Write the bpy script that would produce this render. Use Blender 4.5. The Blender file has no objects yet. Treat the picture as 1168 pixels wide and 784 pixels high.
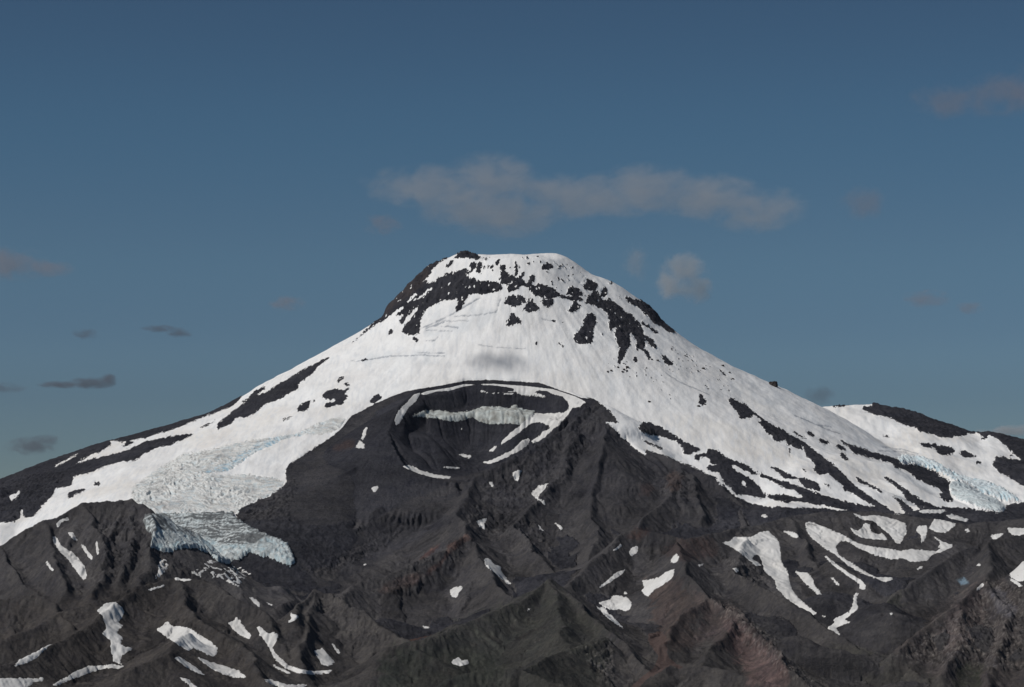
import bpy, math, time, numpy as np
T0=time.time()
scene=bpy.context.scene
# ---------------------------------------------------------------- camera, sky, sun, exposure
cam=bpy.data.cameras.new('camera');camo=bpy.data.objects.new('camera',cam);scene.collection.objects.link(camo)
scene.camera=camo
cam.sensor_fit='HORIZONTAL';cam.sensor_width=36.0;cam.lens=36.0*2747.0/1168.0
camo.location=(0,0,0);camo.rotation_euler=(math.pi/2+math.atan((575.0-392.0)/2747.0),0,0)
cam.clip_start=1.0;cam.clip_end=400000.0
scene.view_settings.view_transform='Standard';scene.view_settings.look='None'
scene.view_settings.gamma=1.0;scene.view_settings.use_curve_mapping=False
scene.view_settings.exposure=-0.62
SUN_EL=math.radians(45);SUN_AZ=math.radians(-113)      # azimuth from +Y (view direction), clockwise
w=bpy.data.worlds.new('World');scene.world=w;w.use_nodes=True
nt=w.node_tree;nt.nodes.clear()
o=nt.nodes.new('ShaderNodeOutputWorld');bg=nt.nodes.new('ShaderNodeBackground');sky=nt.nodes.new('ShaderNodeTexSky')
sky.sky_type='NISHITA';sky.sun_disc=False;sky.sun_elevation=SUN_EL;sky.sun_rotation=SUN_AZ
sky.altitude=3200;sky.air_density=1.0;sky.dust_density=0.0;sky.ozone_density=1.4
bg.inputs['Strength'].default_value=0.05/.8
hs=nt.nodes.new('ShaderNodeMix');hs.data_type='RGBA';hs.blend_type='MULTIPLY';hs.inputs[0].default_value=1
tc=nt.nodes.new('ShaderNodeTexCoord');sx=nt.nodes.new('ShaderNodeSeparateXYZ');cr=nt.nodes.new('ShaderNodeValToRGB')
mm=nt.nodes.new('ShaderNodeMath');mm.operation='MULTIPLY';mm.inputs[1].default_value=4.0
nt.links.new(tc.outputs['Generated'],sx.inputs[0]);nt.links.new(sx.outputs[2],mm.inputs[0]);nt.links.new(mm.outputs[0],cr.inputs[0])
es=cr.color_ramp.elements;cr.color_ramp.interpolation='EASE'
for k,(z_,c_) in enumerate([(.02,(.63,.79,.95)),(.04,(.65,.81,.96)),(.065,(.75,.93,1.06)),(.105,(.83,1.05,1.12)),(.155,(.79,1.09,1.16)),(.21,(.77,1.01,1.08))]):
    el=es[k] if k<2 else es.new(z_*4)
    el.position=z_*4;el.color=(c_[0]*.8,c_[1]*.8,c_[2]*.8,1)
nt.links.new(cr.outputs[0],hs.inputs[7])
nt.links.new(sky.outputs[0],hs.inputs[6]);nt.links.new(hs.outputs[2],bg.inputs['Color']);nt.links.new(bg.outputs[0],o.inputs['Surface'])
sl=bpy.data.lights.new('sun','SUN');sl.energy=4.7;sl.angle=math.radians(0.53);sl.color=(1.0,.965,.92)
so=bpy.data.objects.new('sun',sl);scene.collection.objects.link(so)
from mathutils import Vector
sd=Vector((math.sin(SUN_AZ)*math.cos(SUN_EL),math.cos(SUN_AZ)*math.cos(SUN_EL),math.sin(SUN_EL)))
so.rotation_euler=sd.to_track_quat('Z','Y').to_euler();so.location=(0,0,3000)
import math, numpy as np
HAZE=1.8e-6
# ---------------------------------------------------------------- camera model
F = 2747.0; EYE = 575.0; PITCH = math.atan((EYE-392.0)/F)
cP, sP = math.cos(PITCH), math.sin(PITCH)
def world(px, py, Y):
    """point seen at photo pixel (px,py) at forward distance Y (eye at origin)"""
    px=np.asarray(px,float); py=np.asarray(py,float); Y=np.asarray(Y,float)
    u=(px-584)/F; v=(392-py)/F
    k=Y/(cP-v*sP)
    return u*k, Y+0*k, k*(sP+v*cP)
def pixel(X,Y,Z):
    dz=Y*cP+Z*sP; up=-Y*sP+Z*cP
    return 584+F*X/dz, 392-F*up/dz
# ---------------------------------------------------------------- noise
_rs=np.random.RandomState(11);_PM=_rs.permutation(512).astype(np.int32)
_GC=np.cos(np.arange(512)*2*math.pi/512).astype(np.float32);_GS=np.sin(np.arange(512)*2*math.pi/512).astype(np.float32)
def vnoise(x,y,seed=0):
    """gradient noise, about -1..1"""
    x=np.asarray(x);y=np.asarray(y)
    x,y=np.broadcast_arrays(x,y)
    x0=np.floor(x);y0=np.floor(y);fx=(x-x0).astype(np.float32);fy=(y-y0).astype(np.float32)
    ix=x0.astype(np.int32)+seed*37;iy=y0.astype(np.int32)+seed*101
    a0=_PM[ix&511];a1=_PM[(ix+1)&511];iy1=iy+1
    def g(h,dx,dy):
        return _GC[h]*dx+_GS[h]*dy
    ux=fx*fx*fx*(fx*(fx*6-15)+10);uy=fy*fy*fy*(fy*(fy*6-15)+10)
    a=g(_PM[(a0+iy)&511],fx,fy);b=g(_PM[(a1+iy)&511],fx-1,fy);c=g(_PM[(a0+iy1)&511],fx,fy-1);d=g(_PM[(a1+iy1)&511],fx-1,fy-1)
    return (a+(b-a)*ux+(c-a)*uy+(a-b-c+d)*ux*uy)*1.5
def fbm(x,y,o=4,seed=0,gain=.5):
    s=0;a=1.0;t=0
    for k in range(o):
        s=s+a*vnoise(x*2**k+17.3*k,y*2**k-9.1*k,seed+k);t+=a;a*=gain
    return s/t*1.4
def ridged(x,y,o=4,seed=0,gain=.5):
    s=0;a=1.0;t=0
    for k in range(o):
        s=s+a*(1-2*np.abs(vnoise(x*2**k+7.7*k,y*2**k+3.3*k,seed+k)));t+=a;a*=gain
    return s/t
def sstep(a,b,x):
    t=np.clip((x-a)/(b-a),0,1);return t*t*(3-2*t)
# ---------------------------------------------------------------- regular grid
G=8.0; GX0,GX1,GY0,GY1=-4400.,4400.,7000.,15800.
gx=np.arange(GX0,GX1+1,G);gy=np.arange(GY0,GY1+1,G)
XX,YY=np.meshgrid(gx,gy)           # [iy,ix]
FLOOR=-780.0
def cone_base():
    yc=14000.; xc=world(590,400,yc)[0]
    dx=XX-xc; dy=YY-yc; r=np.hypot(dx,dy); 
    def prof(pts):
        pts=np.array(pts,float);return np.interp(r,pts[:,0],pts[:,1])
    def sil(pts,sgn):
        out=[]
        for a,b in pts:
            X,_,Z=world(a,b,yc); out.append((abs(X-xc),Z))
        out.sort(); return out
    L=sil([(590,292),(545,291),(528,288),(518,292),(505,298),(490,304),(472,320),(455,338),(441,352),(437,364),(400,386),(360,408),(300,440),(262,463),(240,475),(160,498),(110,510),(45,536),(0,553),(-100,592),(-220,640),(-400,700)],-1)
    R=sil([(591,291),(628,288),(645,292),(675,314),(690,318),(704,325),(720,337),(745,355),(757,371),(800,401),(850,427),(880,439),(930,464),(960,480),(1000,505),(1060,540),(1150,580),(1300,640),(1500,700)],1)
    top=L[:10]
    rr=np.linspace(0,5200,200)
    zl=np.interp(rr,*np.array(L).T); zr=np.interp(rr,*np.array(R).T)
    up=.5*(zl+zr)
    kr=[0,150,300,420,600,800,1000,1200,1600,2000,2500,3000,3300,3600,4200,5200]
    zf=np.interp(rr,kr,[1450,1440,1400,1290,1130,965,830,690,380,60,-230,-430,-500,-560,-680,-780])
    zfl=np.interp(rr,kr,[1450,1440,1400,1290,1130,965,830,715,520,360,190,20,-120,-300,-520,-700])
    zgl=np.interp(rr,kr,[1450,1440,1400,1290,1130,965,830,705,480,270,80,-80,-190,-340,-560,-700])
    zfr=np.interp(rr,kr,[1450,1440,1400,1290,1130,975,850,730,510,330,90,-220,-380,-500,-620,-750])
    zb=np.minimum(zl,zr)
    ang=np.degrees(np.arctan2(dy,dx))%360
    ctr=[0,45,90,135,180,228,247,268,318,360]; P=[zr,zb,zb,zb,zl,zfl,zgl,zf,zfr,zr]
    Z=np.zeros_like(r)
    for i in range(9):
        m=(ang>=ctr[i])&(ang<=ctr[i+1])
        t=(ang[m]-ctr[i])/(ctr[i+1]-ctr[i]); t=t*t*(3-2*t)
        Z[m]=np.interp(r[m],rr,P[i])*(1-t)+np.interp(r[m],rr,P[i+1])*t
    return Z,r,ang
# ridge: points (px,py,Ykm), slope, rounding, group id
RIDGES=[
 # right shoulder behind the right glacier
 ('shoulder',[(905,482,14.3),(945,464,14.4),(1000,461,14.45),(1040,470,14.4),(1098,493,14.3),(1130,494,14.2),(1168,515,14.0),(1230,545,13.8),(1320,600,13.5)],.42,14),
 ('shoulder',[(1130,494,14.2),(1135,530,13.6),(1168,560,13.1),(1230,590,12.8)],.35,20),
 # cleavers on the cone, right
 ('cone',[(835,455,13.2),(880,487,12.9),(930,520,12.6),(980,555,12.2),(1010,580,11.9)],.40,12),
 ('cone',[(955,498,13.4),(1010,528,13.1),(1060,550,12.8),(1085,572,12.5)],.40,10),
 ('cone',[(735,482,12.7),(790,515,12.4),(850,535,12.2),(900,560,11.9),(950,575,11.7)],.42,12),
 # left flank rocks
 ('cone',[(-120,585,12.2),(0,558,12.6),(60,548,12.8),(110,535,13.0),(180,510,13.3),(220,495,13.5)],.40,12),
 ('cone',[(-80,640,11.4),(0,600,11.8),(40,570,12.3),(60,550,12.8)],.45,12),
 # front spur ridge of the crater
 ('crater',[(690,461,12.42),(668,466,12.35),(650,487,12.2),(600,515,12.0),(540,545,11.8),(460,580,11.5),(400,610,11.3),(330,640,11.05),(270,652,10.85)],.66,4),
 ('crater',[(443,490,12.2),(405,530,11.9),(350,575,11.5),(312,605,11.25),(285,625,11.1)],.5,12),
 ('crater',[(523,584,11.25),(533,609,10.95),(554,646,10.55),(575,680,10.2),(600,700,10.0)],.62,6),
 ('crater',[(540,545,11.8),(523,584,11.25)],.55,10),
 ('crater',[(533,609,10.95),(490,636,10.7),(440,655,10.55),(400,668,10.4),(370,690,10.2)],.55,14),
 ('crater',[(655,492,12.15),(640,545,11.75),(608,572,11.5),(590,600,11.2),(610,632,10.85),(640,662,10.55)],.62,6),
 ('crater',[(690,461,12.42),(692,505,12.0),(680,545,11.7),(668,575,11.45),(684,603,11.15),(672,640,10.8)],.62,6),
 ('crater',[(690,461,12.42),(706,485,12.3),(735,517,12.15),(765,520,12.05),(778,531,11.95),(818,550,11.8),(846,577,11.6),(880,590,11.45)],.66,3),
 ('crater',[(778,531,11.95),(770,560,11.6),(735,590,11.3),(700,625,10.95),(680,655,10.7)],.58,8),
 ('crater',[(778,531,11.95),(795,560,11.65),(800,590,11.35)],.62,6),
 ('crater',[(846,577,11.6),(846,602,11.3)],.60,6),
 # left hill
 ('left',[(-150,665,10.1),(0,624,10.3),(50,594,10.4),(95,574,10.5),(150,570,10.5),(166,580,10.42),(172,605,10.25),(168,640,10.0),(160,668,9.8)],.65,10),
 ('left',[(95,574,10.5),(118,610,10.2),(120,650,9.9),(105,680,9.65)],.65,6),
 ('left',[(50,594,10.4),(62,630,10.1),(75,672,9.75)],.65,6),
 ('left',[(0,624,10.3),(20,660,9.95),(55,690,9.6)],.65,6),
 ('left',[(150,570,10.5),(148,615,10.2),(138,660,9.85)],.65,6),
 ('left',[(-120,700,9.0),(0,684,9.2),(42,677,9.25),(60,690,9.15),(80,712,9.0)],.6,8),
 # near left hill
 ('near_left',[(-120,780,8.6),(0,732,8.85),(60,703,9.05),(110,686,9.2),(160,668,9.35),(200,660,9.45),(225,661,9.45),(262,674,9.35),(300,703,9.15),(330,740,8.95),(345,775,8.75)],.55,10),
 ('near_left',[(205,660,9.45),(212,690,9.15),(250,720,8.85),(290,750,8.6),(310,790,8.3)],.55,8),
 ('near_left',[(160,668,9.35),(110,705,9.0),(60,735,8.7),(20,755,8.45),(-60,780,8.2)],.5,12),
 ('near_left',[(150,765,8.3),(190,745,8.45),(215,722,8.75)],.45,10),
 # small dark peak
 ('peak',[(330,704,9.15),(345,688,9.4),(364,673,9.6),(380,678,9.55),(405,695,9.4),(440,715,9.25),(472,738,9.05)],.62,5),
 ('peak',[(364,673,9.6),(352,705,9.25),(345,735,8.95),(350,765,8.7)],.62,6),
 # green peak
 ('green',[(440,738,8.9),(477,729,8.95),(503,723,9.0),(528,712,9.1),(564,697,9.25),(600,679,9.4),(627,661,9.55),(647,679,9.4),(672,700,9.2),(694,721,9.0),(715,739,8.85),(740,762,8.65),(760,790,8.45)],.55,8),
 ('green',[(627,661,9.55),(640,705,9.1),(650,740,8.75),(640,775,8.4)],.5,12),
 ('green',[(685,727,8.85),(655,739,8.7),(620,752,8.5),(580,775,8.25)],.5,8),
 ('green',[(440,752,8.5),(475,741,8.55),(500,750,8.5)],.4,10),
 ('green',[(500,778,8.15),(555,761,8.25),(595,763,8.25),(650,785,8.1)],.45,8),
 # middle red hill
 ('red',[(650,665,10.2),(690,628,10.55),(714,608,10.75),(727,602,10.8),(760,610,10.75),(778,616,10.7),(811,609,10.8),(850,602,11.1)],.58,6),
 ('red',[(770,618,10.6),(783,640,10.2),(786,657,10.0),(805,681,9.75),(826,692,9.6),(847,702,9.45),(867,723,9.2),(883,743,9.0),(910,770,8.75),(950,800,8.5)],.60,5),
 ('red',[(850,602,11.1),(842,630,10.6),(836,655,10.2),(868,669,10.0),(894,682,9.85),(932,710,9.6),(958,726,9.45),(996,748,9.25),(1035,764,9.05),(1080,785,8.85)],.58,5),
 ('red',[(760,762,8.6),(775,756,8.65),(830,763,8.55),(900,785,8.35)],.45,10),
 ('red',[(805,681,9.75),(775,705,9.45),(755,735,9.1)],.6,6),
 ('red',[(847,702,9.45),(815,735,9.05),(800,765,8.75)],.6,6),
 # rolling hills right
 ('rolling',[(850,602,11.1),(900,590,11.3),(940,584,11.4),(1000,584,11.4),(1060,592,11.3),(1100,598,11.25),(1168,592,11.2),(1260,585,11.1)],.38,18),
 ('rolling',[(900,590,11.3),(912,605,11.05),(925,640,10.6),(952,680,10.2),(975,712,9.9)],.6,6),
 ('rolling',[(985,615,10.9),(1030,618,10.85),(1060,608,10.95)],.35,14),
 ('rolling',[(945,640,10.5),(975,655,10.35),(990,672,10.2)],.5,8),
 # right foreground hill
 ('right',[(1260,600,10.7),(1168,610,10.6),(1130,616,10.5),(1095,628,10.4),(1062,650,10.2),(1030,672,10.0),(1003,700,9.8),(990,728,9.55)],.50,12),
 ('right',[(1130,616,10.5),(1128,640,10.15),(1125,660,9.9),(1090,690,9.6),(1050,720,9.35),(1020,742,9.15)],.60,5),
 ('right',[(1125,660,9.9),(1150,700,9.5),(1140,745,9.1),(1120,790,8.75)],.60,5),
 ('right',[(1168,640,10.0),(1185,680,9.6),(1200,740,9.0)],.6,6),
 ('right',[(1090,690,9.6),(1095,730,9.2),(1075,770,8.9)],.6,5),
]
RIM=[(690,461,12.42),(672,455,12.52),(650,446,12.62),(600,437,12.75),(530,436,12.78),(480,443,12.65),(456,462,12.45),(443,490,12.2),(450,515,12.05),(462,535,11.88),(485,552,11.75),(520,556,11.7)]
def ridge_field(pts,slope,w,seed,xs,ys,full=False,wn=0,steep=0):
    P=np.array([world(a,b,c*1000) for a,b,c in pts]).reshape(-1,3)
    best=np.full(xs.shape,-1e9);bt=np.zeros(xs.shape);bd=np.zeros(xs.shape);bc=np.zeros(xs.shape)
    wob=1+.15*wn
    s0=0
    for i in range(len(P)-1):
        a=P[i];b=P[i+1];ab=b[:2]-a[:2];L=np.hypot(*ab)
        t=((xs-a[0])*ab[0]+(ys-a[1])*ab[1])/(L*L);t=np.clip(t,0,1)
        d=np.hypot(xs-a[0]-t*ab[0],ys-a[1]-t*ab[1])
        z=a[2]+(b[2]-a[2])*t-(np.sqrt((slope*4500*(1-np.exp(-d*wob/4500)))**2+w*w)-w)-steep*(1-np.exp(-d/75))
        m=z>best
        best=np.where(m,z,best);bt=np.where(m,s0+t*L,bt);bd=np.where(m,d,bd);bc=np.where(m,a[2]+(b[2]-a[2])*t,bc)
        s0+=L
    if full: return best,bt,bd,bc
    return best,bt,bd
def pip(px,py,poly):
    ins=np.zeros(px.shape,bool);n=len(poly)
    for i in range(n):
        x1,y1=poly[i];x2,y2=poly[(i+1)%n]
        c=((y1>py)!=(y2>py))
        if y1!=y2: ins^=c&(px<(x2-x1)*(py-y1)/(y2-y1)+x1)
    return ins
def build_height():
    Z,r,ang=cone_base()
    # outward ribs of the upper cone
    ang_r=np.radians(ang)
    ribs=ridged(ang_r*7,r/900,3,5)
    Z=Z+ribs*6*sstep(150,700,r)*(1-sstep(2200,3400,r))
    Z=Z+fbm(XX/700,YY/700,3,11)*22*sstep(1200,2600,r)
    gid=np.zeros(Z.shape,np.int8)
    groups=['cone','shoulder','crater','left','near_left','peak','green','red','rolling','right']
    WARP=fbm(XX/300,YY/300,2,7);WARP2=fbm(XX/420,YY/420,2,71)
    WX=fbm(XX/210,YY/210,3,81)*34;WY=fbm(XX/210,YY/210,3,91)*34
    floor=-560-180*sstep(10500,8000,YY)
    floor=floor+fbm(XX/500,YY/500,3,3)*25
    Z=np.maximum(Z,floor)
    tt=np.zeros_like(Z);dd=np.full_like(Z,999.)
    for k,(g,pts,s,w) in enumerate(RIDGES):
        P=np.array([world(a,b,c*1000) for a,b,c in pts]).reshape(-1,3)
        R=2800
        i0=max(0,int((P[:,0].min()-R-GX0)/G));i1=min(len(gx),int((P[:,0].max()+R-GX0)/G))
        j0=max(0,int((P[:,1].min()-R-GY0)/G));j1=min(len(gy),int((P[:,1].max()+R-GY0)/G))
        sl=(slice(j0,j1),slice(i0,i1))
        z,t,d=ridge_field(pts,s,w,40+k,XX[sl]+WX[sl],YY[sl]+WY[sl],wn=WARP2[sl] if k%2 else -WARP2[sl],steep=0 if g in('cone','shoulder') else 16 if g=='rolling' else 32)
        amp=.28 if g in('cone','shoulder','rolling') else 1.0
        q=z+30>Z[sl]
        gl=ridged(t[q]/230+k*9.1+.3*WARP[sl][q],d[q]/1100,4,60+k,.55)
        z[q]=z[q]+(gl-.5)*62*amp*sstep(0,230,d[q])
        m=z>Z[sl]
        # smooth max
        kk=10.0
        h=np.clip(.5+.5*(z-Z[sl])/kk,0,1)
        Z[sl]=Z[sl]*(1-h)+z*h+kk*h*(1-h)
        gid[sl]=np.where(m,groups.index(g),gid[sl])
        dd[sl]=np.where(m,d,dd[sl]);tt[sl]=np.where(m,t+k*777,tt[sl])
    # crater bowl
    P=np.array([world(a,b,c*1000) for a,b,c in RIM]).reshape(-1,3)
    zr,t,d=ridge_field(RIM[4:],.60,6,200,XX,YY)
    zk,tk,dk=ridge_field(RIM[:6],.55,4,199,XX,YY)
    zk=np.where(dk<260,zk,-1e9)
    t=np.where(zk>zr,tk,t);d=np.where(zk>zr,dk,d);zr=np.maximum(zr,zk)
    # closed outline incl. the front spur
    close=[(540,545,11.8),(600,515,12.0),(650,487,12.2),(668,466,12.35)]
    Pc=np.vstack([P,np.array([world(a,b,c*1000) for a,b,c in close]).reshape(-1,3)])
    ins=pip(XX,YY,Pc[:,:2])
    m=(~ins)&(zr>Z)&(d<1300);tt=np.where(m,t,tt)
    Z=np.where(m,zr+(ridged(t/180,d/900,3,77)-.45)*4*sstep(20,200,d),Z); gid[m]=2; dd=np.where(m,d,dd)
    j=np.where(ins);xs=XX[j];ys=YY[j]
    wx=xs+fbm(xs/160,ys/160,3,8)*35
    zi,ti,di,cz=ridge_field(RIM+close+[RIM[0]],.95,3,201,xs,ys,True)
    di=di*(1+.18*fbm(xs/260,ys/260,2,8))
    side=sstep(12100,12450,ys)
    p=np.array([(0,0),(25,22),(60,45),(105,135),(125,150),(215,172),(300,270),(600,540)],float)
    ledge=np.interp(di,p[:,0],p[:,1])
    wall=di*.85
    zin=cz-(ledge*side+wall*(1-side))
    flo=np.interp(ys,[11600,11750,11950,12150,12400,12600],[70,95,110,150,270,380])+np.abs(xs-(-150))*.10+fbm(xs/200,ys/200,3,4)*16
    kk=25.;h=np.clip(.5+.5*(zin-flo)/kk,0,1)
    zin=flo*(1-h)+zin*h+kk*h*(1-h)+ridged(xs/90,ys/90,3,9)*4
    Z[j]=zin; gid[j]=2; dd[j]=np.minimum(di,999);tt[j]=ti
    return Z,gid,dd,tt,ins,r,ang
def blur(a,n=1):
    for _ in range(n):
        a=(a+np.roll(a,1,0)+np.roll(a,-1,0)+np.roll(a,1,1)+np.roll(a,-1,1))/5
    return a
def bil(A,x,y):
    fx=np.clip((x-GX0)/G,0,A.shape[1]-1.001);fy=np.clip((y-GY0)/G,0,A.shape[0]-1.001)
    i=fx.astype(int);j=fy.astype(int);u=fx-i;v=fy-j
    return (A[j,i]*(1-u)+A[j,i+1]*u)*(1-v)+(A[j+1,i]*(1-u)+A[j+1,i+1]*u)*v
def erode(Z,hard,n=60000,batches=6,steps=70,seed=1,rate=.25):
    rng=np.random.default_rng(seed)
    H,Wd=Z.shape
    for b in range(batches):
        px=rng.uniform(2,Wd-4,n);py=rng.uniform(2,H-4,n)
        vx=np.zeros(n);vy=np.zeros(n);sed=np.zeros(n);water=np.ones(n)
        for s in range(steps):
            i=px.astype(int);j=py.astype(int);u=px-i;v=py-j
            a=Z[j,i];bb=Z[j,i+1];c=Z[j+1,i];d=Z[j+1,i+1]
            gxx=(bb-a)*(1-v)+(d-c)*v;gyy=(c-a)*(1-u)+(d-bb)*u
            h0=(a*(1-u)+bb*u)*(1-v)+(c*(1-u)+d*u)*v
            vx=vx*.25-gxx*.75;vy=vy*.25-gyy*.75
            L=np.hypot(vx,vy)+1e-6
            nx=np.clip(px+vx/L,2,Wd-4);ny=np.clip(py+vy/L,2,H-4)
            i2=nx.astype(int);j2=ny.astype(int);u2=nx-i2;v2=ny-j2
            h1=(Z[j2,i2]*(1-u2)+Z[j2,i2+1]*u2)*(1-v2)+(Z[j2+1,i2]*(1-u2)+Z[j2+1,i2+1]*u2)*v2
            dh=h1-h0
            cap=np.clip(-dh,0,12)*water*1.0
            dep=np.where(dh>0,np.minimum(sed,dh),np.where(sed>cap,(sed-cap)*.2,0))
            ero=np.where((dh<0)&(sed<cap),np.minimum((cap-sed)*rate*hard[j,i],-dh*.35),0)
            q=dep-ero
            np.add.at(Z,(j,i),q*(1-u)*(1-v));np.add.at(Z,(j,i+1),q*u*(1-v))
            np.add.at(Z,(j+1,i),q*(1-u)*v);np.add.at(Z,(j+1,i+1),q*u*v)
            sed=sed-q;water*=.985
            px,py=nx,ny
    return Z
# ---------------------------------------------------------------- outlines
# letters name the enlarged map sheets the outlines were read from: origin x, origin y, scale
SHEET={'A':(0,400,3.893),'B':(200,400,3.893),'C':(400,400,3.893),'D':(600,400,3.893),'E':(868,400,3.893),
       'S':(400,260,5.6),'T':(580,260,5.6),'X':(760,380,5.6),'G':(150,480,4.356),
       'a':(0,584,3.893),'b':(200,584,3.893),'c':(400,584,3.893),'d':(600,584,3.893),'e':(868,584,3.893),'p':(0,0,1)}
def PL(s):
    """'A 1,2 3,4 B 5,6' -> list of points"""
    out=[];k='p'
    for w in s.split():
        if len(w)==1 and w.isalpha(): k=w;continue
        x,y=w.split(',');ox,oy,sc=SHEET[k];out.append((ox+float(x)/sc,oy+float(y)/sc))
    return out
SNOW_MAIN=["""p -300,640 -120,625 -40,608 A 0,765 50,765 95,745 150,740 190,690 230,650 245,615 320,600 325,560 400,545 470,515 540,495 600,490 640,460 700,430 745,425 800,400 865,372
 760,384 640,409 580,438 540,455 430,479 380,494 315,511 345,500 400,466 450,450 495,415 485,403 560,405 630,388 640,392 700,370 790,345 830,325 940,285 1020,254 1060,225
 p 290,430 400,360 500,250 660,250 800,380 900,430 945,455 E 320,250 440,255 470,275 530,295 570,300 600,315 640,335 690,345 710,365 760,370 790,385 850,388 900,380 920,380 990,400 1010,378 1040,385 1090,430 1168,497
 p 1400,590 1400,640 E 1168,675 1085,690 1090,705 1060,725 1000,715 930,705 900,700 780,697 690,712 640,730 600,725 560,708 500,700 440,695 370,715 300,708 240,702 150,702 100,697 0,697
 D 1130,702 1060,692 1000,682 930,652 900,622 850,582 780,550 740,525 705,505 640,475 600,462 530,440 530,470 500,450 450,405 400,355 350,315 410,325 400,300 360,255 300,215 250,210 150,175 60,143 0,140
 C 640,130 520,133 400,155 250,180 180,205 100,240 0,295 B 735,350 700,380 640,420 590,450 560,475 530,490 490,520 490,545 495,580 480,600 430,640 370,665 320,690 280,710 265,755
 G 480,500 95,480 p 172,610 165,660 100,670 0,670 -100,660 -300,720"""]
SNOW_ADD=["A 235,520 345,458 348,464 300,492 250,521",
 "S 240,575 300,525 350,500 330,525 270,570","S 348,478 400,432 432,420 425,435 370,475","S 390,475 430,450 470,415 530,380 525,392 480,425 440,455 400,478",
 "S 480,355 490,330 520,320 560,290 600,262 640,245 650,285 600,300 560,330 520,352",
 "E 335,256 400,241 440,239 492,236 496,246 440,252 380,262","E 905,372 960,368 990,385 970,395 930,384","D 955,580 970,580 978,605 965,608","T 775,690 790,675 800,700 795,760 780,740","A 40,650 90,625 88,640 50,678","A 90,710 105,705 100,740 90,760"]
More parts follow.
